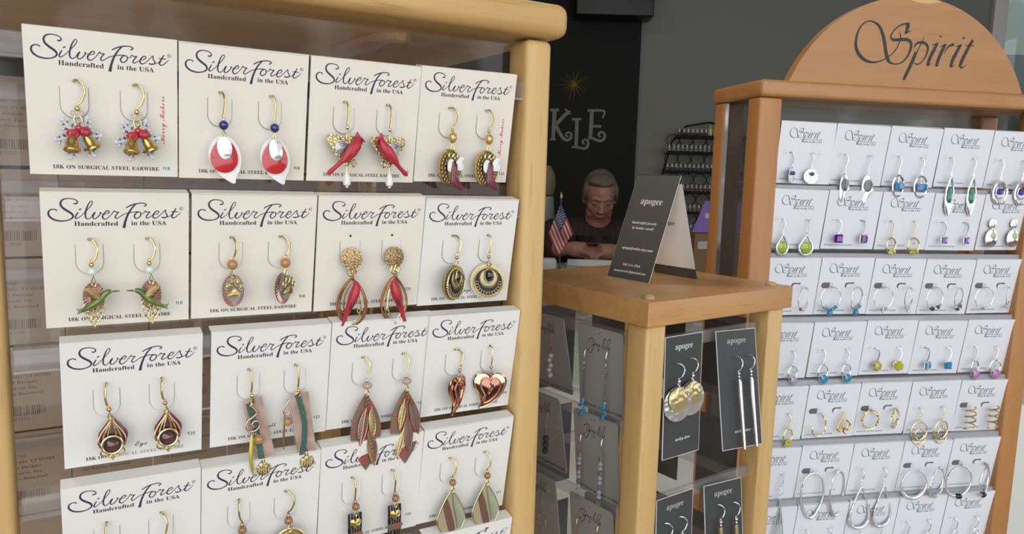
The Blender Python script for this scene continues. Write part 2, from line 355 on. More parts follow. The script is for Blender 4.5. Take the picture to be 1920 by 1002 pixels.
def pear(cx, y0, y1, w, n=14, e=1.7):
    """drop: pointed top, round bottom"""
    H = y0-y1; R = w/2; o = []
    for k in range(-n, n+1):
        a = -pi/2+pi*k/n*.5*1.25; o.append((cx+R*cos(a), y1+R+R*sin(a)))
    return o[:]+[(cx, y0)]
def heartpts(cx, cy, w, h, n=28):
    o = []
    for k in range(n):
        t = 2*pi*k/n; x = 16*sin(t)**3; y = 13*cos(t)-5*cos(2*t)-2*cos(3*t)-cos(4*t)
        o.append((cx+x*w/32, cy+(y+2.5)*h/29))
    return o[::-1]
def flipx(pts): return [(-x, y) for x, y in pts][::-1]
def polygon(st, sub=4): return [(p[0], p[1]) for p in smooth([(*q, 0) for q in st]+[(*st[0], 0)], sub)][:-1]

# ------------------------------------------------------------------ the shop itself (metres -> mm)
ID = Matrix.Identity(4)
def TM(x, y, z): return Matrix.Translation((x*1000, y*1000, z*1000))
def mbox(x0, x1, y0, y1, z0, z1, m, r=0): return MB().box(x0*1000, x1*1000, y0*1000, y1*1000, z0*1000, z1*1000, m, r*1000)
GREYW = mat('grey_wall_paint', (.20, .208, .195), .75, bump=.1, bscale=120); BLKW = mat('black_wall_paint', (.008, .0085, .009), .7, spec=.25)
FLOORM = wood('dark_floor_boards', (.34, .24, .15), (.26, .18, .11), (.12, .08, .05), 1, scale=.06); CEILM = mat('ceiling_paint', (.42, .42, .41), .9); WHITEP = mat('white_paint', (.62, .63, .63), .5)
X0, X1, Y0, Y1, H = -3.4, 4.6, -1.3, 4.3, 2.9
struct('floor', mbox(X0-.1, X1+.1, Y0-.1, Y1+.1, -.1, 0, FLOORM)); struct('ceiling', mbox(X0-.1, X1+.1, Y0-.1, Y1+.1, H, H+.1, CEILM))
struct('wall_left', mbox(X0-.1, X0, Y0, Y1, 0, H, mat('warm_wall_paint', (.60, .50, .39), .8)))
for lx, ly, lw in ((-1.5, 1.0, 'left'), (.4, 2.3, 'rear')):  # housings for the added fill lamps, out of view
    tag(obj('fill_lamp_panel', mbox(lx-.3, lx+.3, ly-.3, ly+.3, H-.03, H, mat('fill_lamp_housing', (.7, .7, .68), .5), .004)), f'square white panel of an added fill lamp at the {lw} of the shop', 'light'); b = mbox(X1, X1+.1, Y0, FILL_WIN[0], 0, H, GREYW); b.box(X1*1e3, X1*1e3+100, FILL_WIN[1]*1e3, Y1*1e3, 0, H*1e3, GREYW); b.box(X1*1e3, X1*1e3+100, FILL_WIN[0]*1e3, FILL_WIN[1]*1e3, 0, FILL_WIN[2]*1e3, GREYW); b.box(X1*1e3, X1*1e3+100, FILL_WIN[0]*1e3, FILL_WIN[1]*1e3, FILL_WIN[3]*1e3, H*1e3, GREYW)
struct('wall_right', b)
wx0, wx1, wz0, wz1 = 2.62, 3.5, .9, 2.6
b = mbox(X0-.1, wx0, Y1, Y1+.1, 0, H, GREYW); b.box(wx1*1e3, X1*1e3+100, Y1*1e3, Y1*1e3+100, 0, H*1e3, GREYW); b.box(wx0*1e3, wx1*1e3, Y1*1e3, Y1*1e3+100, 0, wz0*1e3, GREYW); b.box(wx0*1e3, wx1*1e3, Y1*1e3, Y1*1e3+100, wz1*1e3, H*1e3, GREYW)
struct('wall_back', b)
struct('wall_inner', mbox(X0, .680, Y1-.03, Y1, 0, H, BLKW))
b = mbox(X0-.1, WIN[0], Y0-.1, Y0, 0, H, GREYW); b.box(WIN[1]*1e3, X1*1e3+100, Y0*1e3-100, Y0*1e3, 0, H*1e3, GREYW)
b.box(WIN[0]*1e3, WIN[1]*1e3, Y0*1e3-100, Y0*1e3, 0, WIN[2]*1e3, GREYW); b.box(WIN[0]*1e3, WIN[1]*1e3, Y0*1e3-100, Y0*1e3, WIN[3]*1e3, H*1e3, GREYW)
struct('wall_front', b)
b = MB()
for x in (wx0, wx1-.075): b.box(x*1e3, (x+.075)*1e3, Y1*1e3-30, Y1*1e3+60, wz0*1e3, wz1*1e3, WHITEP, 4)
for z in (wz0, wz1-.07): b.box((wx0+.075)*1e3, (wx1-.075)*1e3, Y1*1e3-30, Y1*1e3+60, z*1e3, (z+.07)*1e3, WHITEP, 4)
w1 = struct('window_1', b)
struct('window_pane', mbox(wx0+.075, wx1-.075, Y1+.01, Y1+.016, wz0+.07, wz1-.07, acrylic('window_glass', (.42, .47, .46), .05)), None, w1)
LEAF = mat('hedge_green', (.02, .05, .035), .6, col2=(.05, .085, .06), vscale=14)
b = MB()
for k in range(60):
    b.ball((random.uniform(2500, 5200), 6000+random.uniform(-250, 250), random.uniform(100, 1900)), (random.uniform(200, 330), 230, random.uniform(220, 360)), LEAF, 8, 6)
tag(obj('hedge', b), 'dark green hedge growing outside the back window', 'hedge', kind='stuff')
struct('ground', mbox(-4, 7, 4.45, 9, -.12, -.02, mat('snowy_ground', (.5, .5, .52), .9)))
b = MB(); b.box(2000, 7000, 7000, 7200, 0, 2400, mat('far_wall', (.30, .31, .31), .9)); struct('wall_outside', b)

# display table carrying the three racks, glass showcase and desk behind
TABW = mat('pale_laminate', (.55, .54, .52), .4, coat=.2)
TZ = .75
t_ = empty('display_table', Matrix.Translation((.1, .55, 0)), 'pale laminate table carrying the three jewelry racks', 'table')
obj('table_top', mbox(-.52, .62, .20, .86, TZ-.03, TZ, TABW, .004), ID, t_)
for x in (-.47, .55):
    for y in (.26, .80): obj('leg', mbox(x-.02, x+.02, y-.02, y+.02, 0, TZ-.03, TABW, .004), ID, t_)
t_ = empty('showcase', Matrix.Translation((.5, 1.5, 0)), 'low white showcase with a pale glass top behind the oak spinner', 'showcase')
obj('cabinet', mbox(-.6, 1.5, 1.15, 1.75, 0, .86, mat('showcase_white', (.78, .81, .76), .4), .006), ID, t_)
obj('glass_top', mbox(-.61, 1.51, 1.14, 1.76, .862, .872, acrylic('green_glass', (.85, .92, .88), .3, milkcol=(.78, .85, .78)), .002), ID, t_)
d_ = empty('desk', Matrix.Translation((.6, 3.0, 0)), 'white desk the seated man leans on', 'desk')
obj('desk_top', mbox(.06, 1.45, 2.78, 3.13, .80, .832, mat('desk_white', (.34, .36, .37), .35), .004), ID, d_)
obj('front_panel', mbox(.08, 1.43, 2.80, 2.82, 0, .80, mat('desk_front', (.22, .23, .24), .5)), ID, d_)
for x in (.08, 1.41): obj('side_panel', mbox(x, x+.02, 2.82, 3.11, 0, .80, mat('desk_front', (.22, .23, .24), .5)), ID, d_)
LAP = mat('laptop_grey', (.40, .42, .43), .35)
t_ = empty('laptop', Matrix.Translation((.31, 2.92, .832)), 'pale grey laptop lying open on the white desk before the man', 'laptop')
obj('base', mbox(.215, .415, 2.90, 3.03, .833, .845, LAP, .003), ID, t_)
Ml = Matrix.Translation((.315, 2.895, .846)) @ Matrix.Rotation(rad(-14), 4, 'X')
obj('lid', MB().box(-100, 100, -4, 3, 0, 28, LAP, 2), Ml, t_)

# wall things
t_ = empty('television', Matrix.Translation((.52, 4.15, 2.04)), 'black box mounted high where black wall meets grey wall', 'television')
obj('casing', mbox(.30, .715, 4.10, 4.26, 2.045, 2.60, mat('black_plastic', (.006, .006, .007), .45), .01), ID, t_)
obj('wall_bracket', mbox(.44, .56, 4.24, 4.27, 2.2, 2.4, MASK), ID, t_)
DULLG = mat('dull_gold_rays', (.30, .24, .05), .5, .4)
b = MB(); cx, cz = 315.8, 1701
for k in range(28):
    a = 2*pi*k/28+random.uniform(-.08, .08); L_ = random.uniform(58, 88)
    b.tube([(cx+6*cos(a), 4262, cz+6*sin(a)), (cx+L_*cos(a), 4258, cz+L_*sin(a))], [1.3, .6], DULLG, 4)
b.ball((cx, 4262, cz), 7, DULLG, 8, 6)
tag(obj('starburst_ornament', b), 'dull gold starburst of thin rays on the black wall above the letters', 'ornament')
KLE = [[(0.189, 1.557, 7), (0.238, 1.559, 7)], [(0.214, 1.558, 10), (0.212, 1.474, 10), (0.21, 1.395, 9)], [(0.191, 1.394, 5), (0.226, 1.395, 5)], [(0.301, 1.547, 9), (0.283, 1.543, 9), (0.226, 1.48, 9)], [(0.272, 1.565, 5), (0.304, 1.538, 5)], [(0.223, 1.472, 9), (0.244, 1.438, 9), (0.266, 1.404, 8), (0.291, 1.393, 7), (0.31, 1.406, 7), (0.311, 1.427, 6), (0.298, 1.437, 5), (0.283, 1.429, 5), (0.285, 1.415, 5), (0.296, 1.416, 4)], [(0.312, 1.51, 6), (0.365, 1.512, 6)], [(0.34, 1.511, 9), (0.342, 1.438, 9), (0.341, 1.358, 9)], [(0.317, 1.355, 5), (0.341, 1.356, 6), (0.366, 1.352, 6), (0.393, 1.35, 7), (0.408, 1.366, 7), (0.407, 1.39, 6), (0.391, 1.4, 5), (0.378, 1.389, 5), (0.382, 1.376, 5), (0.392, 1.377, 4)], [(0.399, 1.56, 7), (0.49, 1.56, 6), (0.484, 1.522, 5)], [(0.423, 1.56, 10), (0.422, 1.48, 10), (0.42, 1.409, 9)], [(0.432, 1.474, 6), (0.479, 1.475, 7)], [(0.407, 1.407, 6), (0.431, 1.408, 7), (0.467, 1.395, 7), (0.491, 1.4, 7), (0.502, 1.424, 7), (0.486, 1.444, 6), (0.466, 1.434, 6), (0.471, 1.418, 5), (0.479, 1.42, 4)]]
LETM = mat('grey_letter', (.17, .18, .18), .7)
for nm, ids, lb in (('K', range(0, 6), 'grey curled letter K on the black wall, half behind the oak rack'), ('L', range(6, 9), 'grey curled letter L set low between K and E'), ('E', range(9, 13), 'grey curled letter E, last letter on the black wall')):
    b = MB()
    for i in ids:
        pts = smooth(KLE[i], 5) if len(KLE[i]) > 2 else KLE[i]
        b.tube([(x*1000, 4267, z*1000) for x, z, w in pts], [w*1.15 for x, z, w in pts], LETM, 8)
    for v in range(len(b.v)): b.v[v] = (b.v[v][0], 4267+(b.v[v][1]-4267)*.3, b.v[v][2])
    tag(obj('wall_letter', b), lb, 'letter', 'curled letters on the black wall')

# nail polish rack on the grey wall
BLKM = mat('black_wire', (.012, .012, .014), .7, spec=.2)
R_ = empty('polish_rack', Matrix.Translation((1.0, 4.2, .85)), 'black wire wall rack of small bottles on the grey wall', 'rack')
tiers = [(.886, 1.30, 1.424), (.835, 1.36, 1.336), (.83, 1.36, 1.231), (.85, 1.36, 1.118), (.87, 1.34, 1.006), (.88, 1.32, .895)]
for x0, x1, z in tiers:
    b = mbox(x0, x1, 4.17, 4.26, z-.006, z, BLKM); b.box(x0*1e3, x1*1e3, 4168, 4171, z*1e3, z*1e3+12, BLKM)
    obj('shelf', b, ID, R_)
for s in (0, 1):
    pts = [(.80+.02, 4270, .86), (.84, 4270, 1.23), (.88, 4270, 1.40), (.96, 4270, 1.49), (1.09, 4270, 1.515)]
    pts = [((p[0] if s == 0 else 2.18-p[0])*1000, p[1], p[2]*1000) for p in pts]
    obj('side_rail', MB().tube(pts, 5, BLKM, 6), ID, R_)
for i, (x0, x1, z) in enumerate(tiers[1:]):
    k = 0; b = MB()
    while x0+.05+k*.075 < x1:
        ring(b, (x0+.05+k*.075)*1000, 0, 0, 37, 32, 2.2, BLKM, 14, M=TM(0, 4.262, z+.075) @ RX(90)); k += 1
    obj('scroll_back', b, ID, R_)
bc = [('white', (.05, .012, .018), 'dark red'), ('white', (.20, .21, .22), 'grey'), ('white', (.03, .04, .075), 'dark blue'), ('white', (.16, .03, .05), 'red'), ('white', (.11, .12, .13), 'slate'), ('white', (.09, .05, .07), 'plum')]
CAPM = mat('bottle_cap', (.50, .51, .52), .35)
for i, (x0, x1, z) in enumerate(tiers):
    bm_ = mat('polish_%d' % i, bc[i][1], .12, coat=.8)
    me_b = MB().lathe([(9.5, 0), (10, 2), (10, 22), (7, 26), (4.5, 27)], bm_, 8, M=RX(90)).mesh('bottle_body'); me_c = MB().lathe([(5.2, 27), (5.4, 28), (4.6, 46), (3.5, 48)], CAPM, 8, M=RX(90)).mesh('bottle_cap')
    n = int((x1-x0-.02)/.0245)
    for k in range(n):
        x = x0+.02+k*.0245
        if i == 0 and x > 1.06: continue
        if x > 1.21: continue
        M = Matrix.Translation((x, 4.2, z))
        o = empty('polish_bottle', M, f'{bc[i][2]} nail polish bottle with pale cap on rack shelf {["one", "two", "three", "four", "five", "six"][i]} from the top', 'bottle', f'nail polish bottles on shelf {["one", "two", "three", "four", "five", "six"][i]} of the wall rack')
        obj('body', me_b, M, o); obj('cap', me_c, M, o)
YB = mat('yellow_polish', (.50, .46, .16), .2, coat=.6); VB = mat('violet_polish', (.10, .03, .20), .2, coat=.6)
for x, m_, l in ((1.075, YB, 'pale yellow bottle, left of two on the top shelf of the wall rack'), (1.103, YB, 'pale yellow bottle, right of two on the top shelf of the wall rack'), (1.135, VB, 'violet bottle at the end of the wall rack top shelf')):
    M = Matrix.Translation((x, 4.2, 1.424)); o = empty('polish_bottle', M, l, 'bottle')
    obj('body', MB().lathe([(11, 0), (12, 3), (12, 50), (7, 56)], m_, 10, M=RX(90)), M, o); obj('cap', MB().lathe([(6, 56), (6, 70), (4, 72)], m_, 8, M=RX(90)), M, o)

# things on the desk
PURP_F = mat('purple_card', (.17, .10, .40), .5); KBOX = mat('kraft_carton', (.20, .125, .06), .8)
t_ = empty('cardboard_box', Matrix.Translation((.80, 2.98, .832)), 'brown cardboard box on the white desk under the purple folder', 'box')
obj('carton', mbox(.715, .95, 2.93, 3.06, .833, .985, KBOX, .002), ID, t_); obj('tape', mbox(.716, .949, 2.985, 3.005, .9851, .986, mat('tape_brown', (.28, .19, .10), .3)), ID, t_)
obj('sticker', mbox(.728, .765, 2.9285, 2.9305, .925, .955, mat('paper_white', (.42, .42, .42), .6)), ID, t_)
Mf = Matrix.Translation((.835, 2.965, .987)) @ Matrix.Rotation(rad(-12), 4, 'X')
t_ = empty('folder', Mf, 'purple folder with a white label standing on the cardboard box', 'folder')
obj('cover', MB().add([(-125, -2, 0), (115, -2, 0), (115, -2, 128), (-72, -2, 128), (-125, 2, 0), (115, 2, 0), (115, 2, 128), (-72, 2, 128)], [(0, 1, 2, 3), (7, 6, 5, 4), (0, 4, 5, 1), (1, 5, 6, 2), (2, 6, 7, 3), (3, 7, 4, 0)], PURP_F), Mf, t_)
obj('paper_label', MB().box(-73, -50, -3, -2.2, 58, 78, mat('paper_white', (.42, .42, .42), .6)), Mf, t_)

# small flag: hoist A-D, fly B-C hanging
A_, B_, C_, D_ = Vector((.180, 2.85, 1.094)), Vector((.229, 2.83, .98)), Vector((.172, 2.82, .894)), Vector((.135, 2.85, .973))
t_ = empty('table_flag', Matrix.Translation((.184, 2.86, .832)), 'small American flag drooping from a stick on the white desk', 'flag')
obj('stick', MB().tube([(184, 2860, 834), (180, 2856, 1110)], 2.6, mat('flag_stick', (.10, .08, .06), .5), 8), ID, t_)
obj('finial', MB().lathe([(2.5, 0), (5.5, 5), (5, 12), (2.2, 20), (.5, 27)], mat('flag_gilt', (.55, .47, .22), .4, .5), 10, M=TM(.180, 2.856, 1.108) @ RX(90)), ID, t_)
obj('stick_base', MB().lathe([(14, 0), (14, 6), (8, 9), (4, 12)], mat('flag_stick', (.10, .08, .06), .5), 14, M=TM(.184, 2.86, .833) @ RX(90)), ID, t_)
def fl(s, t):   # s along fly 0..1, t along hoist 0..1
    p = (A_*(1-s)+B_*s)*(1-t)+(D_*(1-s)+C_*s)*t
    return Vector((p.x, p.y+.012*sin(s*5+t*7)*(.3+s)+.008*sin(t*13), p.z))
FR, FW, FB = mat('flag_red', (.40, .035, .04), .7), mat('flag_white', (.46, .43, .44), .7), mat('flag_blue', (.045, .05, .16), .7)
b = MB(); ns = 20
for i in range(13):
    for sub in range(2):
        for k in range(ns):
            q = [fl(k/ns, (i+sub*.5)/13), fl((k+1)/ns, (i+sub*.5)/13), fl((k+1)/ns, (i+sub*.5+.5)/13), fl(k/ns, (i+sub*.5+.5)/13)]
            b.add([p*1000 for p in q]+[(p+Vector((0, .0008, 0)))*1000 for p in q], [(0, 1, 2, 3), (7, 6, 5, 4)], FB if (i < 7 and k < ns*.46) else (FR if i % 2 == 0 else FW))
for i in range(9):
    for k in range(11):
        if (i+k) % 2: continue
        p = fl((k+.7)/12*.46, (i+.8)/10*7/13)*1000
        b.add([(p.x+2.2*cos(a*pi/3), p.y-1, p.z+2.2*sin(a*pi/3)) for a in range(6)], [(0, 1, 2, 3, 4, 5)], FW)
obj('flag_cloth', b, ID, t_)

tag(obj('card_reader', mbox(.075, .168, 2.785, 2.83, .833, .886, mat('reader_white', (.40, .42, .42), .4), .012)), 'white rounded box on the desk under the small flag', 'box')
t_ = empty('floor_lamp', Matrix.Translation((.13, 3.62, 0)), 'unidentified tan shape built as a floor lamp, half hidden behind the pale oak rack post', 'lamp')  # stand-in for an unidentified tan and white shape
SHD = mat('tan_shade', (.20, .165, .10), .8)
obj('lamp_shade', MB().lathe([(20, 1245), (44, 1238), (64, 1200), (70, 1150), (60, 1102)], SHD, 18, M=TM(.13, 3.62, 0) @ RX(90)), ID, t_)
obj('lamp_body', MB().lathe([(66, 960), (70, 970), (62, 1095), (20, 1100)], mat('lamp_white', (.26, .27, .27), .5), 18, M=TM(.13, 3.62, 0) @ RX(90)), ID, t_); obj('pole', MB().lathe([(110, 0), (110, 14), (16, 22), (14, 962)], MASK, 18, M=TM(.13, 3.62, 0) @ RX(90)), ID, t_)

# ------------------------------------------------------------------ the three racks
LFRM = frame((-.1795, .2777, CAM_Z+.0477), .53317)
SFRM = frame((.2141, .6126, CAM_Z+.0478), .20651)
MFRM = frame((.0788, .42, CAM_Z-.071), .64271)
def zb(F): return (TZ-F.translation.z)*1000     # table height in the rack's own mm
ROWS_L = [0, -60.2, -118.6, -177.5, -234]
# pale oak rack
zl = zb(LFRM)+.5
RL = empty('earring_rack', LFRM @ T(90, zl, -130), 'pale oak rack with cream earring cards, nearest on the left', 'rack')
obj('top_board', MB().box(-70, 236, 21, 38, -272, 6, OAK_U, 6), LFRM, RL)
obj('base_board', MB().box(-70, 236, zl, zl+18, -272, 9, OAK_U, 5), LFRM, RL)
for x0, x1, z0, z1 in ((-26, -10, -20, 0), (213.7, 229.3, -20, 0), (-66, -50, -262, -244), (213.7, 229.3, -262, -244)):
    obj('post', MB().box(x0, x1, zl+18, 20, z0, z1, OAK_V, 3.5), LFRM, RL)
obj('acrylic_panel', MB().box(-10.3, 214, zl+18, 20, -16, -13.8, ACR), LFRM, RL, 'clear acrylic front panel behind the cards')
obj('acrylic_panel', MB().box(-50.3, 214, zl+18, 20, -254, -252, ACR), LFRM, RL, 'clear acrylic panel at the rear')
obj('stile', MB().box(178, 194, zl+18, 20, -250, -240, OAK_V, 1), LFRM, RL)
obj('acrylic_panel', MB().box(214, 216, zl+18, 20, -244, -20, ACR), LFRM, RL, 'clear acrylic side panel')
obj('underside_ring', MB().tube([(x, 20.4, z) for x, z in ell(159, -82, 10, 46, 30)], 4.4, MOAK_U, 8, closed=True), LFRM, RL)  # unidentified oval under the top board, built as a wooden ring
obj('underside_plate', MB().plate(ell(0, 0, 8, 44, 24), 0, 1.5, WHITEP, M=Matrix.Translation((159, 20.9, -82)) @ RX(90)), LFRM, RL, 'pale plate inside the wooden oval ring')
for v in ROWS_L:
    b = MB().box(-8.5, 221.5, v-10, v-1.2, -13.8, -3.2, RAIL, .8); b.box(-8.5, 221.5, v-10.6, v-9.6, -4, -2.9, RAIL)
    obj('card_rail', b, LFRM, RL)
    obj('card_rail', MB().box(-48, 213, v-10, v-1.2, -261, -254, RAIL, .8), LFRM, RL); obj('card_rail', MB().box(216, 221, v-10, v-1.2, -242, -22, RAIL, .8), LFRM, RL)
# cherry rack
zs = zb(SFRM)+.5
RS = empty('earring_rack', SFRM @ T(120, zs, -40), 'reddish cherry rack with arched sign and white cards on the right', 'rack')
obj('top_board', MB().box(-22.4, 266, 18.6, 31.9, -79, 4.7, CH_U, 3), SFRM, RS)
obj('base_board', MB().box(-22.4, 266, zs, zs+16, -79, 4.7, CH_U, 3), SFRM, RS)
for x0, x1 in ((-20.8, -.7), (244.5, 264)):
    for z0, z1 in ((-19, .5), (-77, -60)):
        obj('post', MB().box(x0, x1, zs+16, 18.6, z0, z1, CH_V, 2.2), SFRM, RS)
a0 = math.asin((32-(-15.5))/120.5)
pts = [(114+120.5*cos(a0+(pi-2*a0)*k/40), -15.5+120.5*sin(a0+(pi-2*a0)*k/40)) for k in range(41)]
sg = obj('sign_board', MB().plate(pts, -8, 9, CH_U), SFRM, RS, 'arched cherry sign board lettered in black script')
obj('knot', MB().plate(polygon([(104, 103.4), (120, 104.2), (136, 102.6), (124, 100.2), (112, 100.6)]), .9, .25, mat('knot_wood', (.66, .40, .19), .5)), SFRM, sg)
LOGO_S = [[(35.9, 25.0, 1.13), (37.0, 21.9, 0.99), (36.4, 18.3, 0.99), (34.2, 12.9, 0.92), (30.5, 8.3, 0.85), (27.3, 5.9, 0.78), (23.4, 3.4, 0.85), (19.5, 1.7, 1.06), (13.4, 0.5, 1.69), (6.4, 1.6, 2.54), (0.6, 5.3, 2.96), (-3.0, 10.6, 2.82), (-3.9, 17.0, 2.26), (-2.6, 24.0, 1.55), (0.9, 29.7, 1.2), (6.1, 32.6, 1.06), (11.5, 32.1, 1.55), (16.7, 28.8, 2.4), (20.4, 22.6, 2.82), (22.6, 16.3, 2.96), (24.3, 9.9, 3.1), (26.2, 4.8, 3.24), (28.2, 1.9, 2.54), (31.3, 0.5, 1.41), (35.5, 0.4, 0.92), (40.2, 2.0, 1.06), (44.6, 6.4, 1.55), (47.3, 13.1, 2.26), (47.2, 17.8, 2.54), (43.8, 20.2, 2.68), (38.3, 20.1, 2.68), (31.4, 19.4, 2.4), (28.3, 20.5, 1.69), (28.0, 23.1, 1.27), (30.6, 27.3, 1.06), (34.4, 30.5, 1.2), (39.0, 32.5, 1.27), (44.1, 33.6, 0.99)], [(42.6, 33.4, 3.52), (42.6, 29.6, 3.24), (41.1, 25.1, 1.55)], [(40.2, 24.9, 0.56), (42.5, 26.0, 1.27), (46.3, 27.5, 0.42)], [(50.4, 14.3, 0.7), (52.0, 17.4, 1.69), (55.2, 18.8, 1.97), (60.1, 18.6, 2.26), (63.3, 15.8, 2.26), (63.3, 11.7, 1.69), (61.5, 6.8, 1.13), (57.7, 2.4, 0.92), (54.4, 1.2, 1.13), (52.1, 2.2, 0.99)], [(59.2, 23.3, 0.49), (56.7, 17.8, 0.78), (53.3, 10.5, 0.92)], [(52.7, 10.8, 2.96), (48.8, 0.4, 2.96), (44.6, -9.0, 2.82), (43.3, -12.1, 1.97)], [(67.3, 17.6, 0.56), (70.4, 18.4, 1.13), (73.4, 19.6, 0.56)], [(72.3, 19.1, 2.11), (69.3, 13.2, 2.96), (66.0, 5.9, 2.96), (64.9, 0.6, 2.82)], [(64.7, 0.4, 0.7), (69.2, 2.9, 0.42)], [(75.3, 16.5, 0.56), (78.7, 18.0, 1.13), (81.3, 19.2, 0.56)], [(79.9, 18.7, 2.26), (77.0, 12.5, 2.96), (74.4, 5.8, 2.96), (73.4, 0.5, 2.82)], [(79.5, 11.4, 0.56), (82.1, 16.1, 1.27), (85.1, 18.3, 1.97), (88.2, 19.2, 2.4)], [(90.2, 17.5, 0.56), (93.1, 18.4, 1.13), (95.9, 19.8, 0.56)], [(94.8, 19.3, 2.26), (91.5, 13.1, 2.96), (88.2, 6.0, 2.96), (87.3, 0.6, 2.82)], [(87.2, 0.5, 0.7), (91.8, 3.0, 0.42)], [(106.4, 24.0, 2.4), (103.7, 19.8, 2.68), (100.2, 12.7, 2.96), (96.9, 5.2, 3.1), (96.2, 1.0, 2.54)], [(96.3, 0.5, 1.55), (99.1, 1.1, 0.99), (102.2, 3.3, 0.42)], [(99.3, 18.9, 0.56), (103.7, 19.5, 0.92), (108.3, 19.2, 0.49)]]
DOTS_S = [[(74.6, 25.6, 2.11), (74.5, 24.3, 2.11)], [(97.1, 25.7, 2.11), (97.0, 24.3, 2.11)]]
obj('lettering', MB().ribbon(LOGO_S+DOTS_S, BLACKINK, 1.12, 1, 64, 50), SFRM, sg, 'black script lettering')
b = MB().box(-17.5, -14.7, zs+16, 18, -60, -19, acrylic('smoked_side_panel', (.62, .63, .64), .05))
sp = obj('side_panel', b, SFRM, RS, 'clear side panel'); obj('edge_strip', MB().box(-19.2, -16.2, zs+16, 18, -62.5, -59.5, SILV), SFRM, sp, 'bright polished edge')
obj('acrylic_panel', MB().box(-.7, 244.5, zs+16, 18.6, -17, -15, ACR), SFRM, RS, 'clear acrylic front panel behind the cards')
obj('acrylic_panel', MB().box(-.7, 244.5, zs+16, 18.6, -64, -62, ACR), SFRM, RS, 'clear acrylic panel at the rear')
ROWS_S = [0, -55, -111.4, -166, -221.2, -275.2, -328.5, -383]
USH_S = [0, -2.3, -4.2, -6.4, -6.5, -8.5, -8, -9]
for v in ROWS_S:
    obj('card_rail', MB().box(.2, 249, v-7.5, v+(1.2 if v == 0 else 4.2), -15, -2.7, FROST, .6), SFRM, RS)
# oak spinner with the tent card
zm = zb(MFRM)+.5
RM = empty('earring_rack', MFRM @ T(71, zm, -71), 'square oak spinner with dark earring cards, between the two big racks', 'rack')
tp = obj('top_board', MB().box(0, 142, -15, 0, -142, 0, MOAK_U, .8), MFRM, RM)
obj('base_board', MB().box(0, 142, zm, zm+15, -142, 0, MOAK_U, .8), MFRM, RM)
for x in (10.5, 131.5):
    for z in (-10.5, -131.5):
        obj('dowel_plug', MB().lathe([(3.8, -.5), (3.8, 1.2), (3, 2), (1.2, 2.4)], MOAK_V, 16, M=TM(x*.001, 0, z*.001)), MFRM, RM)
for x0 in (3.5, 122):
    for z0 in (-20, -138.5):
        obj('post', MB().box(x0, x0+16.5, zm+15, -15, z0, z0+16.5, OAK_V, 2), MFRM, RM)
ROWS_MR = [-25, -127, -229, -331]; ROWS_ML = [-23.5, -80, -137, -194, -251, -308]
for v in ROWS_MR:
    obj('card_rail', MB().box(20, 122, v-8, v, -14, -11, RAIL), MFRM, RM); obj('card_rail', MB().box(20, 122, v-8, v, -131, -128, RAIL), MFRM, RM)
for v in ROWS_ML:
    obj('card_rail', MB().box(11, 14, v-8, v, -122, -20, RAIL), MFRM, RM); obj('card_rail', MB().box(128, 131, v-8, v, -122, -20, RAIL), MFRM, RM)

# ------------------------------------------------------------------ earring cards
SF_LOGO = [[(405, 152, 12), (425, 160, 17), (450, 148, 16), (452, 122, 13), (420, 98, 12), (350, 85, 12), (285, 100, 17), (252, 145, 22), (262, 200, 25), (310, 247, 27), (370, 290, 26), (396, 332, 22), (375, 370, 17), (320, 396, 14), (250, 403, 18), (170, 385, 21), (115, 340, 23), (102, 290, 21), (118, 255, 17), (155, 237, 13), (190, 243, 14), (204, 260, 14)],
 [(470, 246, 15), (500, 228, 13)], [(458, 278, 13), (425, 340, 17), (428, 368, 15), (455, 360, 10), (505, 318, 8), (555, 262, 9), (615, 190, 10), (638, 143, 10), (627, 120, 10), (602, 138, 12), (570, 205, 17), (548, 285, 19), (547, 348, 17), (570, 375, 13), (608, 358, 9), (645, 300, 9), (668, 278, 12), (645, 325, 16), (638, 360, 15), (662, 373, 12), (702, 342, 12), (730, 302, 12), (730, 278, 13), (745, 297, 8), (775, 305, 7), (812, 302, 8), (842, 280, 12), (836, 256, 12), (808, 264, 14), (770, 312, 17), (757, 350, 17), (778, 377, 15), (818, 365, 10), (870, 310, 9), (906, 258, 12), (922, 276, 11), (962, 276, 13), (938, 305, 13), (917, 345, 15), (930, 368, 13), (962, 355, 10), (1020, 312, 10), (1090, 287, 10), (1160, 273, 11), (1212, 270, 11)],
 [(1058, 214, 13), (1110, 182, 15), (1180, 155, 15), (1250, 143, 13), (1300, 148, 13), (1322, 163, 14), (1310, 180, 15), (1288, 188, 15)], [(1186, 156, 14), (1130, 222, 19), (1080, 312, 23), (1046, 410, 27), (1031, 480, 33), (1025, 508, 36)],
 [(1226, 272, 12), (1190, 287, 15), (1163, 330, 17), (1175, 364, 15), (1210, 362, 13), (1244, 327, 13), (1246, 287, 13), (1224, 271, 11)], [(1240, 297, 9), (1275, 297, 8), (1310, 260, 13), (1328, 276, 11), (1366, 272, 14), (1340, 307, 14), (1319, 342, 15), (1330, 363, 13), (1362, 350, 10), (1410, 318, 8), (1458, 305, 9), (1486, 276, 12), (1475, 258, 12), (1445, 268, 15), (1414, 310, 17), (1408, 345, 17), (1430, 365, 15), (1470, 350, 10), (1530, 290, 9), (1576, 243, 11), (1578, 285, 13), (1600, 322, 15), (1590, 350, 15), (1550, 358, 17), (1522, 350, 15)], [(1592, 352, 9), (1640, 330, 8), (1680, 290, 9)],
 [(1720, 214, 12), (1690, 270, 17), (1662, 330, 19), (1668, 358, 15), (1700, 355, 12), (1750, 315, 9), (1782, 278, 7)], [(1650, 269, 10), (1700, 268, 12), (1746, 271, 10)]]
SF_LOGO = [[((x-10)*.02737, -(y-20)*.0277, w*.0272) for x, y, w in s] for s in SF_LOGO]
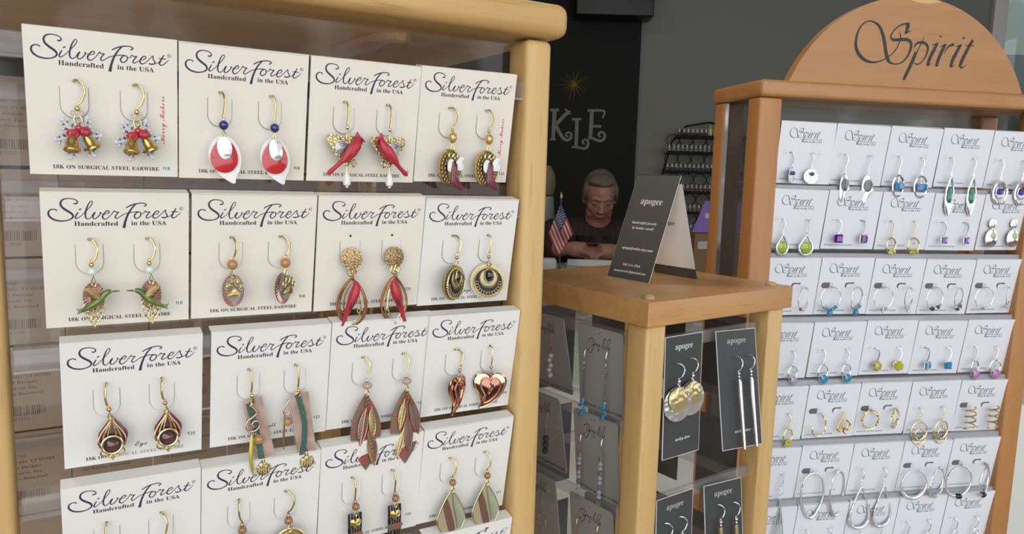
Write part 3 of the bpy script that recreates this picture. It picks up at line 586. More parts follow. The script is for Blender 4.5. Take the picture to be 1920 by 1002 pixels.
REG = [[(49.0-.27+.62*cos(a), -5.6+.62*sin(a), .16) for a in [2*pi*k/16 for k in range(17)]]]
HU = (15.6, 35.9); HV = -18.0
_m = {}
def memo(k, fn):
    if k not in _m: _m[k] = fn()
    return _m[k]
def sf_board(m, stud=False):
    b = MB().box(0, 51.6, -54, .4, -.7, 0, m); b.box(0, 51.6, .3, .8, -7.5, 0, m)
    for hx in HU:
        b.plate(ell(hx, HV, .55, .6, 12), 0, .03, HOLE)
        if not stud: b.plate(ell(hx-.1, HV-10.0, .5, .55, 10), .62, .03, HOLE)
        u = [(hx-4.75, HV-2.2), (hx-4.75, HV-8.5)]+[(hx+4.75*cos(a), HV-9.2+4.9*sin(a)) for a in [pi+pi*k/14 for k in range(15)]]+[(hx+4.75, HV-8.5), (hx+4.75, HV-2.2)]
        b.ribbon([[(x, y, .27) for x, y in u]], SLIT, .03, sub=1)
    return b.mesh('card_board')
def sf_tab(m):
    pts = [(-4.6, 0)]+[(4.6*cos(a), -7+4.75*sin(a)) for a in [pi+pi*k/16 for k in range(17)]]+[(4.6, 0)]
    return MB().plate(pts, 0, .3, m).mesh('hook_tab')
def sf_logo(): return MB().ribbon(SF_LOGO, INK, .06, wk=1.12).ribbon(REG, INK, .06, sub=1).text('R', None, INK, 48.4, -5.95, .06, cap=.7).mesh('logo_print')
def sf_small():
    b = MB(); b.text('Handcrafted', 'bold', BLACKINK, 10.8, -12.55, .06, cap=1.75, width=15.0); b.text('in the USA', 'bold', BLACKINK, 30.4, -12.4, .06, cap=1.75, width=12.8)
    return b.mesh('tagline_print')
def sf_small2():
    b = MB(); b.text('18K ON SURGICAL STEEL EARWIRE', 'bold', BLACKINK, 7.4, -51.6, .06, cap=1.45, width=37.2); return b.mesh('caption_print')
def sf_price(t, x, y, st): 
    b = MB()
    if st: b.plate(ell(x+1.8, y+.8, 3.0, 3.0, 24), .03, .05, STICK)
    b.text('$', None, BLACKINK, x, y+.45, .1, cap=1.05); b.text(t, None, BLACKINK, x+.95, y, .1, cap=1.5); return b.mesh('price_print')
def sf_card(row, col, u, v, label, tone, price=None, sticker=False, extra=None, rot=0, tilt=10, stud=False, n=0):
    M = LFRM @ T(u, v, n) @ RZ(rot) @ RX(tilt)
    m = CREAM if tone else WHITEC
    o = obj('earring_card', memo(('sfb', tone, stud), lambda: sf_board(m, stud)), M); tag(o, label, 'card', 'cream earring cards on the pale oak rack')
    for hx in HU: obj('hook_tab', memo(('tab', tone), lambda: sf_tab(m)), M @ T(hx, HV-2.1, .05) @ RX(-3.2), o)
    obj('logo_print', memo('sfl', sf_logo), M, o, 'navy script heading'); obj('tagline_print', memo('sfs', sf_small), M, o, 'small black serif lettering'); obj('caption_print', memo('sfs2', sf_small2), M, o, 'small black serif capitals')
    if price: obj('price_print', sf_price(*price, sticker), M, o)
    if extra == 'merry': obj('side_print', MB().text('Merry Makers', 'scr', REDINK, 0, 0, .06, cap=2.0, width=19, M=Matrix.Translation((46.8, -40.5, 0)) @ RZ(90)), M, o, 'red script running up the edge')
    if extra in ('Eye', 'Shell', 'Onyx'):
        b = MB().box(18, 46, -53.2, -45.4, .02, .06, STICK) if extra == 'Eye' else MB()
        b.text(extra, 'scr', BLACKINK, {'Eye': 25.6, 'Shell': 22, 'Onyx': 24}[extra], -47.8, .09, cap=2.3, width={'Eye': 4.6, 'Shell': 6.4, 'Onyx': 5.5}[extra]); obj('side_print', b, M, o)
    return M

HSHADE = mat('hole_shade', (.15, .145, .135), .8)  # flat dark patches painted as the shade inside the hoop openings
def RYM(x, a): return Matrix.Translation((x, 0, 0)) @ RY(a) @ Matrix.Translation((-x, 0, 0))
def spirit_board(kind):
    b = MB().box(0, 50, -49.5, .3, -.6, 0, SPCARD); b.box(0, 50, .2, .6, -2.5, 0, SPCARD)
    for hx in (10.6, 33):
        if kind == 'hook':
            sg_ = -1 if hx < 20 else 1
            for dx in (0, 3.4*sg_): b.plate(ell(hx+dx, -24.6, .42, .42, 8), 0, .03, HOLE)
            b.ribbon([[(hx+sg_*(3.4+2.2*cos(a))-0, -24.6+2.3*sin(a), .2) for a in [-1.9+3.8*k/10 for k in range(11)]]], SLIT, .03, sub=1)
        else:
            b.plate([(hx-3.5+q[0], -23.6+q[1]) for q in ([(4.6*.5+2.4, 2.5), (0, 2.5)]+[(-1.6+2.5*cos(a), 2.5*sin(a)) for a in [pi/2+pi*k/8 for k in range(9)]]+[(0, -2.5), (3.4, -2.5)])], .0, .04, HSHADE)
            if hx < 20: b.box(hx+.2, hx+3.2, -26.1, -21.2, .04, .3, SPCARD, M=RYM(hx+.2, -35))
            else: b.plate([(hx+q[0]-1.2, -24.2+q[1]) for q in [(4.6, 1.4), (4.6, -2.6)]+[(-2.6+2.4*cos(a), -.4+2.4*sin(a)) for a in [-pi/2-pi*k/8 for k in range(9)]]][::-1], .1, .25, SPCARD)
    return b.mesh('card_board')
def spirit_logo(): return MB().ribbon(LOGO_S, GREYINK, .06, .245, 9.6, -12.6).mesh('logo_print')
def spirit_dots(m): return MB().ribbon(DOTS_S, m, .07, .245, 9.6, -12.6, wk=1.3).mesh('dot_print')
def spirit_small():
    b = MB(); b.box(19.6, 38.6, -13.5, -13.15, 0, .06, GREYINK); b.text('Made in the USA', 'bi', GREYINK, 19.6, -15.9, .06, cap=1.7, width=18.6); return b.mesh('tagline_print')
def spirit_price(): return MB().text('$18', None, GREYINK, 37.5, -44.5, .06, cap=1.2).mesh('price_print')
def spirit_cap():
    b = MB(); b.text('STERLING SILVER EARWIRE', 'bi', GREYINK, 2.6, -46.6, .06, cap=1.15, width=27); return b.mesh('caption_print')
def spirit_card(u, v, label, kind, red=True, rot=0, tilt=8):
    M = SFRM @ T(u, v, 0) @ RZ(rot) @ RX(tilt)
    o = obj('earring_card', memo(('spb', kind), lambda: spirit_board(kind)), M); tag(o, label, 'card', 'white earring cards on the cherry rack')
    obj('logo_print', memo('spl', spirit_logo), M, o, 'grey script heading'); obj('dot_print', memo(('spd', red), lambda: spirit_dots(REDINK if red else GREYINK)), M, o)
    obj('tagline_print', memo('sps', spirit_small), M, o); obj('caption_print', memo('spc', spirit_cap), M, o); obj('price_print', memo('spp', spirit_price), M, o)
    return M

def back_card_print():
    b = MB()
    for i, (t, w) in enumerate((('Made in USA', 19), ('Bellows Falls, VT 05101', 36), ('Copyright Designs', 28), ('Silver Forest, Inc', 28), ('All Rights Reserved', 31))):
        b.text(t, 'bold', BROWNINK, 6, -17-i*3.95, .06, cap=1.9, width=w)
    r_ = random.Random(3); x = 14
    while x < 38:
        w = r_.choice((.35, .5, .8)); b.box(x, x+w, -47, -40.5, 0, .06, BROWNINK); x += w+r_.choice((.4, .6, .9))
    b.text('8 22700', None, BROWNINK, 20, -50.4, .06, cap=1.9); b.text('99A', None, BROWNINK, 6, -41, .06, cap=1.8); return b.mesh('back_print')
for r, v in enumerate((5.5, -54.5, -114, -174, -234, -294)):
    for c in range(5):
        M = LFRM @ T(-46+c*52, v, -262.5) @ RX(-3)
        o = obj('rear_card', memo('bc', lambda: MB().box(0, 51.4, -57.5, 0, -.6, 0, SHADE_BACK).mesh('card_board')), M)
        tag(o, 'shade-tinted back of an earring card hung on the far side of the pale oak rack', 'card', 'cards seen from behind through the pale oak rack')
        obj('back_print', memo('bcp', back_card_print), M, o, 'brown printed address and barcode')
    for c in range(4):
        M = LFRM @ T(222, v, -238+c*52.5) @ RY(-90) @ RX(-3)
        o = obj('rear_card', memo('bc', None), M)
        tag(o, 'shade-tinted back of an earring card hung on the right side of the pale oak rack', 'card', 'cards on the right side of the pale oak rack seen from behind')
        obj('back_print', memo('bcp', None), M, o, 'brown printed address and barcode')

# ------------------------------------------------------------------ earring designs: each returns [(part name, mesh)] hanging from a hole at the origin, in mm
class E:
    def __init__(s): s.parts = []
    def p(s, name): b = MB(); s.parts.append((name, b)); return b
    def done(s): return [(n, b.mesh(n)) for n, b in s.parts]
Z = 2.6
def wire(e, m=None, b=2.6, drop=10.0, r=.42, x1=.6):
    m = m or GOLD
    pts = [(0, 0, -.6), (.1, .25, .5), (b*.35, .2, 1.5), (b*.8, -1.2, 2.4), (b, -3.4, 3.0), (b*.9, -5.6, 3.0), (b*.5+x1*.5, -7.8, 2.8), (x1, -drop+.8, Z), (x1, -drop, Z)]
    e.p('ear_wire').tube([q[:3] for q in smooth([(*q,) for q in pts], 3)], r, m, 8)
def link(b, x, y0, y1, w, m, r=.32, z=Z):
    b.tube([(x, y0, z), (x-w*.5, (y0+y1)/2-.3, z), (x-w*.35, y1+.4, z), (x, y1, z), (x+w*.35, y1+.4, z), (x+w*.5, (y0+y1)/2-.3, z)], r, m, 6, closed=True)

def d_bells(mir):
    e = E(); wire(e, b=3.2, drop=9.8)
    e.p('bead').ball((.6, -10.4, Z), 1.05, GOLD)
    b = e.p('crystal_beads'); b.ball((-.9, -12.1, Z), .95, CRYST, 8, 5); b.ball((1.9, -12.2, Z), 1.0, CRYST, 8, 5)
    e.p('wire_loop').tube([(.7, -11.5, Z), (-.6, -14.2, Z+.2), (-.2, -16.4, Z+.6), (.9, -17, Z+1), (2.2, -15.6, Z+.4), (2.1, -14.3, Z)], .34, GOLD, 6, closed=True)
    b = e.p('snowflake'); cx, cy = .7, -21.2
    for k in range(6):
        a = rad(8+60*k); dx, dy = cos(a), sin(a); L_ = 8.2 if k % 3 else 7.6
        b.tube([(cx+dx*1, cy+dy*1, 1.6), (cx+dx*L_, cy+dy*L_, 1.6)], [1.0, .55], FROSTW, 6)
        b.ball((cx+dx*L_, cy+dy*L_, 1.7), (.95, .95, .7), FROSTW, 8, 6)
        for t in (.5, .76):
            for s in (-1, 1):
                bx, by = cx+dx*L_*t, cy+dy*L_*t; q = a+s*rad(58); l = 2.4 if t < .6 else 1.7
                b.tube([(bx, by, 1.6), (bx+cos(q)*l, by+sin(q)*l, 1.7)], .42, OXS, 5); b.ball((bx+cos(q)*l, by+sin(q)*l, 1.8), .62, FROSTW, 8, 5)
    b = e.p('bow')
    b.ball((-1.2, -19.8, 3.6), (2.35, 1.8, 1.5), BOWRED); b.ball((2.8, -18.9, 3.6), (2.1, 1.9, 1.5), BOWRED); b.ball((.7, -17.6, 3.6), (1.3, 1.2, 1.0), BOWRED)
    ring(b, -1.1, -20.4, 4.9, 1.2, .75, .42, BOWRED, 12); ring(b, 2.7, -19.0, 4.9, 1.0, .9, .42, BOWRED, 12); b.ball((.7, -17.6, 4.5), .35, PGOLD, 8, 5)
    prof = [(.3, 0), (1.3, -.2), (1.75, -1), (1.95, -2.6), (2.3, -4.2), (2.75, -4.9), (3.0, -5.3), (2.95, -5.8), (2.5, -6.1), (2.2, -5.6)]
    e.p('bell').lathe(prof, BRASS, 20, M=Matrix.Translation((-1.6, -20.6, 3.7)) @ RX(-14) @ RZ(-3))
    e.p('bell').lathe([(r*.92, y*.95) for r, y in prof], BRASS, 20, M=Matrix.Translation((3.0, -20.3, 3.0)) @ RZ(28) @ RX(-8))
    return e.done()
def d_redpetal(mir):
    e = E(); wire(e, b=1.3, drop=10.4)
    b = e.p('bead'); b.ball((.7, -11.0, Z), .85, SILV); e.p('blue_bead').ball((.7, -13.3, Z), 2.0, BLUE)
    link(e.p('wire_loop'), .7, -15.2, -18.2, 1.4, GOLD)
    s = -1 if mir else 1
    f = (lambda p: flipx(p)) if mir else (lambda p: p)
    w = polygon([(0, -17), (3, -18.5), (5.8, -22), (6.9, -27), (6.2, -31.5), (4.8, -34.5), (4.2, -37.2), (1.6, -36.2), (-2.2, -33.2), (-5.2, -29), (-6, -24.5), (-4.6, -20.5), (-2.2, -18)], 3)
    w = [(x+.7, y) for x, y in w]
    e.p('white_petal').plate([(x*s+(1.4 if mir else 0), y) for x, y in w][::s], 1.2, .6, WHITEE, .5)
    e.p('red_petal').plate([(x+.7, y) for x, y in polygon([(0, -18.6), (3, -20.4), (5.1, -24.5), (5.3, -28.5), (3.2, -31.8), (0, -32.8), (-3.4, -31.6), (-5.3, -28.3), (-5, -24.2), (-3, -20.6)], 3)[::-1]][::-1], 2.1, .7, RED, 1.0)
    e.p('silver_oval').plate(ell(.7, -22.6, 2.9, 4.7, 24, rot=.12*s), 3.6, .5, HAMS, .4)
    return e.done()
def d_cardinal(mir):
    e = E(); wire(e, b=.9, drop=10.2, x1=.4); e.p('bead').ball((.4, -11.2, Z), 1.0, SILV)
    b = e.p('wire_loop'); link(b, .6, -12.1, -17.2, 1.3, GOLD, z=Z+.5)
    s = -1 if mir else 1
    e.p('heart').plate(polygon([(0, -15.6), (3.5, -14.8), (7, -14.6), (8.2, -16), (7.6, -18.8), (5, -22.6), (2.4, -26), (.6, -28.6), (-.4, -28.6), (-3, -25.6), (-6, -21.6), (-8.2, -18), (-8.4, -15.6), (-7, -14.4), (-3.5, -14.8)], 3)[::-1], 1.2, .7, TEXG, .5)
    b = e.p('silver_swirl')
    b.plate(ell(-2.2*s, -20.2, 3.0, 3.3, 18), 2.2, .4, OXS, .3)
    for k in (.9, 1.7, 2.5): ring(b, -2.2*s, -20.2, 2.9, k, k*1.1, .24, SILV, 14, .3, 5.2)
    b = e.p('bird')
    b.tube([(x*s, y, z) for x, y, z in ((5.0, -15.3, 4.2), (4.7, -16.8, 4.5), (3.6, -19.2, 4.9), (1.6, -22, 5.0), (-1.0, -24.8, 4.6), (-2.8, -26.4, 4.2), (-5, -28.6, 3.8), (-8, -31.4, 3.5), (-8.8, -32.0, 3.4))], [1.3, 1.9, 2.5, 2.7, 2.0, 1.1, .95, 1.15, .5], BIRDRED, 10, flat=1)
    b.add([(x*s, y, 5.0) for x, y in ((3.4, -15.4), (4.4, -12.9), (6.0, -15.2))]+[(x*s, y, 3.6) for x, y in ((3.4, -15.4), (4.4, -12.9), (6.0, -15.2))], [(0, 1, 2), (5, 4, 3), (0, 3, 4, 1), (1, 4, 5, 2), (2, 5, 3, 0)], BIRDRED)
    b.tube([(6.0*s, -16.2, 4.8), (8.0*s, -17.4, 4.8)], [1.0, .2], BIRDRED, 6)
    b = e.p('wing'); b.plate([(x*s, y) for x, y in polygon([(2.6, -18), (3.2, -20.4), (1, -24), (-2.2, -26.6), (-3.4, -26.4), (-1.6, -22.4), (.6, -19)], 3)][::-s], 6.4, .5, BIRDRED, .8)
    e.p('face_mask').ball((5.9*s, -17.0, 5.3), (.55, 1.3, 1.1), MASK, 8, 6)
    b = e.p('pearl_drop'); b.tube([(.2, -28.6, Z), (.2, -31, Z)], .3, GOLD, 6); b.lathe([(.3, 0), (.8, -1), (1.5, -3), (1.95, -5), (1.6, -6.6), (.6, -7.2)], PEARL, 16, M=Matrix.Translation((.2, -30.2, Z))); b.lathe([(.9, 0), (.9, -.5), (.4, -.9)], GOLD, 10, M=Matrix.Translation((.2, -37.3, Z)))
    ring(e.p('branch'), 3.0*s, -27.0, 3.4, .9, 1.5, .5, TEXG, 10)
    return e.done()
def filigree(b, cx, y0, w, h, m, z=2.2):
    """lacy triangular drop of scrolls"""
    ring(b, cx, y0-h*.16, z+.5, w*.13, w*.13, w*.07, m, 10)
    for k in range(6): b.ball((cx+w*.14*cos(k*pi/3), y0-h*.16+w*.14*sin(k*pi/3), z+.7), w*.075, m, 8, 5)
    for s in (-1, 1):
        ring(b, cx+s*w*.36, y0-h*.26, z, w*.14, w*.14, w*.045, m, 12, .5, 5.6); ring(b, cx+s*w*.25, y0-h*.48, z, w*.12, w*.14, w*.045, m, 12)
        ring(b, cx+s*w*.12, y0-h*.66, z, w*.09, w*.1, w*.04, m, 10); ring(b, cx+s*w*.42, y0-h*.06, z, w*.10, w*.10, w*.04, m, 10, 0, 5)
        b.tube([(cx+s*w*.48, y0-h*.1, z), (cx+s*w*.46, y0-h*.36, z), (cx+s*w*.3, y0-h*.6, z), (cx+s*w*.1, y0-h*.86, z)], w*.04, m, 6)
    b.ball((cx, y0-h*.45, z+.3), w*.09, m, 8, 6); b.ball((cx, y0-h*.78, z), w*.08, m, 8, 6); b.ball((cx, y0-h*.94, z), (w*.06, w*.09, w*.06), m, 8, 6)
def d_humming(mir):
    e = E(); wire(e, b=2.6, drop=8.8, x1=.4); e.p('bead').ball((.4, -9.6, Z), 1.0, GOLD); e.p('white_bead').ball((.4, -12.3, Z), 1.65, MILK)
    link(e.p('wire_loop'), 1.0, -14, -18.4, 1.8, PGOLD, .36)
    s = -1 if mir else 1
    b = e.p('striped_oval'); b.plate(ell(.8, -22.6, 3.8, 6.0, 30), 1.2, .5, STRDK, .3)
    for k in range(26):
        a = 2*pi*k/26; b.tube([(.8+1.0*cos(a), -22.6+2.0*sin(a), 2.3), (.8+3.7*cos(a+.25), -22.6+5.9*sin(a+.25), 1.9)], .32, STRIPE, 5)
    b = e.p('bird')
    b.tube([(x*s+.8, y, z) for x, y, z in ((6.0, -20.0, 4.2), (5.0, -20.2, 4.3), (4.0, -20.8, 4.4), (3.0, -22.0, 4.5), (1.0, -24.2, 4.6), (-1.4, -25.8, 4.2), (-3.4, -27, 3.8), (-4.4, -27.6, 3.6))], [.7, 1.15, 1.2, 1.15, 1.6, 1.25, .8, .5], GREENB, 10)
    b.plate([(x*s+.8, y) for x, y in ((-2.6, -26), (-5.2, -26.6), (-6.2, -26.2), (-5.6, -27.4), (-5.9, -28.6), (-4.6, -28.2), (-3.0, -27.6))][::s], 3.4, .6, GREENB)
    e.p('beak').tube([(6.4*s+.8, -20.2, 4.2), (9.0*s+.8, -20.1, 4.2)], [.42, .22], WINGB, 6)
    b = e.p('wing'); q = polygon([(2.6, -22.8), (1.4, -23.4), (-.6, -22.4), (-2.4, -20.6), (-3.2, -19), (-2.2, -18.2), (-.6, -18.6), (1.4, -20)], 3)
    b.plate([(x*s+.8, y) for x, y in q][::-s], 5.2, .5, WINGB, .4)
    for (x0, y0, x1, y1) in ((2, -22.4, -2.6, -19.2), (2, -22.6, -1.6, -20.6), (1.8, -22.9, -.6, -21.8), (2.2, -21.8, -1.6, -18.7)): b.tube([(x0*s+.8, y0, 6.0), (x1*s+.8, y1, 5.9)], .17, PGOLD, 5)
    filigree(e.p('filigree_drop'), .9, -25.4, 6.8, 9.2, PGOLD, 2.0)
    return e.done()
def d_paw(mir):
    e = E(); wire(e, b=2.2, drop=9.2, x1=.4); e.p('bead').ball((.5, -11.3, Z), 2.3, AMBER); link(e.p('wire_loop'), .6, -13.4, -17.2, 1.8, PGOLD, .36)
    b = e.p('striped_oval'); b.plate(ell(.4, -22.8, 4.4, 7.0, 30), .8, .5, STRDK, .2)
    for k in range(30):
        a = 2*pi*k/30; b.tube([(.4+2.6*cos(a), -22.8+4.6*sin(a), 1.5), (.4+4.3*cos(a+.18), -22.8+6.9*sin(a+.18), 1.3)], .34, STRIPE, 5)
    e.p('silver_oval').plate(ell(1.0, -21.9, 3.6, 5.6, 28), 2.0, .4, mat('grey_glitter', (.42, .41, .42), .5, .6, bump=1, bscale=2500), .2)
    b = e.p('paw'); b.plate(polygon([(-.4, -22.4), (-2, -24.4), (-1.4, -25.4), (0, -25.1), (1.6, -25.2), (3.4, -24.6), (3.2, -22.8), (1.4, -21.2)], 3)[::-1], 3.2, .8, ANT, .5)
    for x, y, r_ in ((-1.8, -20.6, 1.1), (.1, -18.9, 1.15), (2.2, -18.9, 1.15), (3.6, -20.8, 1.0)): b.plate(ell(x+.2, y, r_*.85, r_*1.2, 14), 3.2, .7, ANT, .4); ring(b, x+.2, y, 4.0, r_*.85, r_*1.2, .28, PGOLD, 12)
    b.tube([(-.4, -22.4, 4.1), (-2, -24.4, 4.1), (-1.2, -25.3, 4.1), (.8, -25, 4.1), (3.2, -24.8, 4.1), (3.0, -22.8, 4.1), (1.4, -21.2, 4.1)], .3, PGOLD, 6, closed=True)
    return e.done()
def d_ovalbird(mir):
    e = E(); s = -1 if mir else 1
    e.p('stud_disc').plate(ell(.3, -10.2, 4.9, 4.9, 30), 1.0, .8, BRONZE, .5)
    b = e.p('jump_rings'); ring(b, -.2, -16.2, 2.2, 1.5, 1.9, .42, PGOLD, 14); ring(b, 1.2, -15.6, 2.6, 1.1, 1.9, .42, GOLD, 14); b.ball((.6, -19, Z), 1.0, ANT, 8, 6)
    def loop(k, dx=0): return [(dx+x*k, y) for x, y in ((0, -19.6), (2.6, -22), (5.4, -26.6), (6.6, -32), (5.6, -37), (3, -40.4), (0, -41.4), (-3, -40.4), (-5.6, -37), (-6.6, -32), (-5.4, -26.6), (-2.6, -22))]
    e.p('copper_oval').tube([(x+.4, y, 1.4) for x, y in polygon(loop(1.0), 3)], .62, RUST, 8, closed=True)
    b = e.p('gold_oval')
    b.tube([(x*.86+.6, y*.98-.2, 2.2) for x, y in polygon(loop(1.0), 3)], .4, ANT, 6, closed=True); b.tube([(x*.6+.6, (y+30)*.86-30, 2.4) for x, y in polygon(loop(1.0), 3)], .36, PGOLD, 6, closed=True)
    for q in (-1, 1): ring(b, .6+q*3.4, -34.6, 2.3, 1.2, 1.0, .32, PGOLD, 12, 0, 5)
    b.ball((.6, -41.6, 2.4), .75, PGOLD, 8, 6)
    b = e.p('bird')
    b.tube([(x*s+.6, y, z) for x, y, z in ((1.8, -21.0, 4), (1.8, -22.4, 4.2), (1.2, -25.4, 4.5), (-.1, -29, 4.4), (-1.4, -32.2, 4.0), (-3.0, -36.6, 3.5), (-4.8, -41.2, 3.2))], [1.1, 1.75, 2.3, 2.3, 1.7, 1.05, .8], BIRDRED, 10)
    b.tube([(2.6*s+.6, -22.4, 4.4), (4.0*s+.6, -23.2, 4.4)], [.9, .25], BIRDRED, 6); b.tube([(1.4*s+.6, -21.2, 4.2), (.6*s+.6, -19.8, 4.2)], [.8, .2], BIRDRED, 6)
    e.p('wing').plate([(x*s+.6, y) for x, y in polygon([(.6, -24.4), (1.8, -26), (1.2, -30), (-.4, -33.4), (-1.2, -33.2), (-.6, -29)], 3)][::-s], 5.6, .4, WINE, .6)
    e.p('face_mask').ball((2.4*s+.6, -22.9, 5.0), (.7, 1.0, .8), MASK, 8, 6)
    return e.done()
def d_onyxround(mir):
    e = E(); wire(e, b=3.0 if not mir else 1.0, drop=9.6, x1=.2); e.p('bead').ball((.2, -10.6, Z), 1.0, COPPER); link(e.p('wire_loop'), .4, -11.6, -15.6, 2.2, GOLD, .34)
    e.p('backing_disc').plate(ell(0, -23.2, 9.0, 8.9, 40), .8, .7, mat('aged_gold_disc', (.50, .42, .26), .42, .9), .2)
    b = e.p('filigree_crescent')
    b.plate(ell(.2, -23.6, 7.2, 7.3, 36), 1.8, .5, DKFIL, .1); ring(b, .2, -23.6, 2.5, 7.2, 7.3, .42, PGOLD, 40)
    for k in range(36):
        a = 2*pi*k/36; b.ball((.2+7.5*cos(a), -23.6+7.6*sin(a), 2.4), .42, PGOLD, 6, 4)
    for k in range(13):
        a = pi*1.02+pi*.96*k/12; ring(b, .2+5.9*cos(a), -23.6+6.0*sin(a), 2.7, .85, .85, .16, PGOLD, 10)
    b = e.p('inner_disc'); b.plate(ell(.3, -21.4, 4.3, 4.4, 30), 2.5, .5, mat('aged_gold_disc', (.50, .42, .26), .42, .9), .2); ring(b, .3, -21.6, 3.1, 4.7, 4.8, .3, ANT, 30)
    b = e.p('black_cabochon'); b.plate(ell(.4, -20.2, 2.0, 3.1, 22), 3.4, .5, ONYX, 1.2); ring(b, .4, -20.2, 3.8, 2.3, 3.4, .42, GOLD, 24)
    return e.done()
def d_wine(mir):
    e = E(); wire(e, b=-.7, drop=9.0, x1=.4); e.p('bead').ball((.5, -9.7, Z), 1.0, COPPER); link(e.p('wire_loop'), .7, -10.6, -14.0, 1.3, GOLD, .32)
    e.p('wine_petal').plate([(x+1.6, y) for x, y in pear(0, -12.8, -26.6, 10.6)], .8, .5, WINE, .3)
    b = e.p('gold_scrollwork')
    ring(b, 1.2, -13.9, 2.4, .8, .8, .36, ANT, 12)
    for s in (-1, 1):
        for k, m_ in ((1.0, COPPER), (.66, ANT), (.34, ANT)):
            b.tube([(x+1.2, y, 2.4+.3*(1-k)) for x, y, _ in smooth([(0, -13.6, 0), (s*1.2*k, -16, 0), (s*3.6*k, -19.4, 0), (s*4.9*k, -22.8, 0), (s*4.2*k, -25.4, 0)], 4)], .4, m_, 6)
        ring(b, 1.2+s*2.6, -27.6, 2.2, 1.7, 1.5, .38, ANT, 14); ring(b, 1.2+s*1.2, -28.6, 2.3, 1.0, .9, .3, PGOLD, 12)
    b.plate([(1.2, -31.2), (2.1, -29.9), (1.2, -28.8), (.3, -29.9)], 2.0, .5, ANT)
    b = e.p('bezel'); b.plate(ell(1.1, -24.4, 4.0, 3.9, 28), 2.7, .5, ANT, .2); ring(b, 1.1, -24.4, 3.6, 3.7, 3.6, .5, PGOLD, 28); ring(b, 1.1, -24.4, 3.7, 2.9, 2.8, .35, DKFIL, 24)
    e.p('brown_stone').plate(ell(1.1, -24.4, 2.6, 2.5, 24), 3.6, .4, GARNET, 1.3)
    return e.done()
def d_shell(mir):
    e = E(); wire(e, b=.7, drop=10.0, x1=.4); e.p('bead').ball((.6, -11.0, Z), 1.0, GOLD)
    b = e.p('wire_loop'); link(b, .8, -12, -15.4, 1.2, GOLD, .34)
    A = RZ(11) if not mir else RZ(7)
    R2 = Matrix.Translation((.9, -13.4, 0)) @ A
    e.p('shell_plate').plate([(-4.2, .6), (-4.3, -28.4), (4.3, -28.4), (4.3, .6)], 1.2 if not mir else 1.8, .6, SHELL, M=R2)
    zs = 2.0 if not mir else 2.6
    st = [(-2.0, -.8), (-1.6, -8), (-1.2, -15), (-1.6, -24), (-2.0, -29.4)] if not mir else [(-.8, .2), (.4, -8), (.6, -14), (-.6, -22), (-2.6, -28)]
    b = e.p('green_strip'); L_ = [(x-1.1, y) for x, y in st]; R_2 = [(x+1.2, y) for x, y in st]
    b.plate((L_+R_2[::-1]), zs, .5, VERD, M=R2)
    s = e.p('copper_swirl')
    if not mir:
        s.tube([(x, y, 3.2) for x, y, _ in smooth([(.8, -14.4, 0), (-.2, -15.3, 0), (.6, -16.2, 0), (2.0, -18, 0), (2.2, -19.4, 0), (.4, -20.8, 0), (-1.4, -22.2, 0), (-2.2, -24.6, 0), (-1.0, -26.8, 0), (1.4, -27, 0), (3.4, -25.4, 0), (3.2, -23.2, 0), (1.4, -22.6, 0), (.4, -24, 0), (1.2, -25.2, 0)], 4)], .42, COPPER, 8)
        e.p('amber_bead').ball((3.0, -31, 3.6), 2.2, AMBER); link(e.p('bead_loop'), 2.2, -27, -29.4, .9, GOLD, .26, 3.4)
        e.p('leaf').plate(polygon([(0, -28), (.9, -31), (.6, -36), (.4, -41), (.8, -46), (0, -46.4), (-.9, -42), (-1.2, -37), (-.7, -31)], 3)[::-1], 3.2, .6, CHART, .4)
        dx, dy = 5.2, -45.4
    else:
        s.tube([(x, y, .2) for x, y, _ in smooth([(.6, -12.4, 0), (-.6, -13.6, 0), (-3.6, -17, 0), (-5.4, -19.4, 0), (-5.2, -22, 0), (-3.4, -22.4, 0), (-2.8, -20.4, 0)], 4)], .42, COPPER, 8)
        s.tube([(.6, -11.6, 3.2), (-.5, -12.6, 3.2), (.5, -13.8, 3.4), (1.4, -12.6, 3.2)], .36, COPPER, 6, closed=True)
        e.p('amber_bead').ball((-3.6, -26, -.4), 2.0, AMBER); e.p('leaf').tube([(-5, -23, -.4), (-5.4, -32, -.6), (-5.6, -39, -.4)], [.3, .5, .25], WINGB, 6)
        dx, dy = 4.2, -45.2
    b = e.p('disc_charm'); link(b, dx-.2, dy+6.6, dy+2.6, 1.3, WINGB, .36, 2.4); b.plate(ell(dx, dy, 3.1, 3.1, 24), 2.0, .6, TEXG, .3)
    for k in range(5): b.tube([(dx-2.2+k*1.05, dy-2.2+abs(k-2)*.5, 3.0), (dx-1.9+k*1.05, dy+2.0-abs(k-2)*.5, 3.0)], .26, PGOLD, 5)
    return e.done()
def feather(b, x, y, L_, w, m1, m2, rot, z):
    M = Matrix.Translation((x, y, z)) @ RZ(rot)
    b.plate(marquise(0, 0, -L_, w, 8, .8), 0, .4, m2, .3, M=M); b.tube([(0, .8, .75), (0, -L_*.95, .75)], .34, m1, 5, M=M)
    b.tube([(px, py, .5) for px, py in marquise(0, 0, -L_, w, 8, .8)], .26, m1, 5, closed=True, M=M)
    for k in range(1, 9):
        for s in (-1, 1): b.tube([(0, -L_*(k-.3)/9.5, .8), (s*w*.42*sin(pi*k/9.5), -L_*(k+.7)/9.5, .6)], .15, m1, 4, M=M)
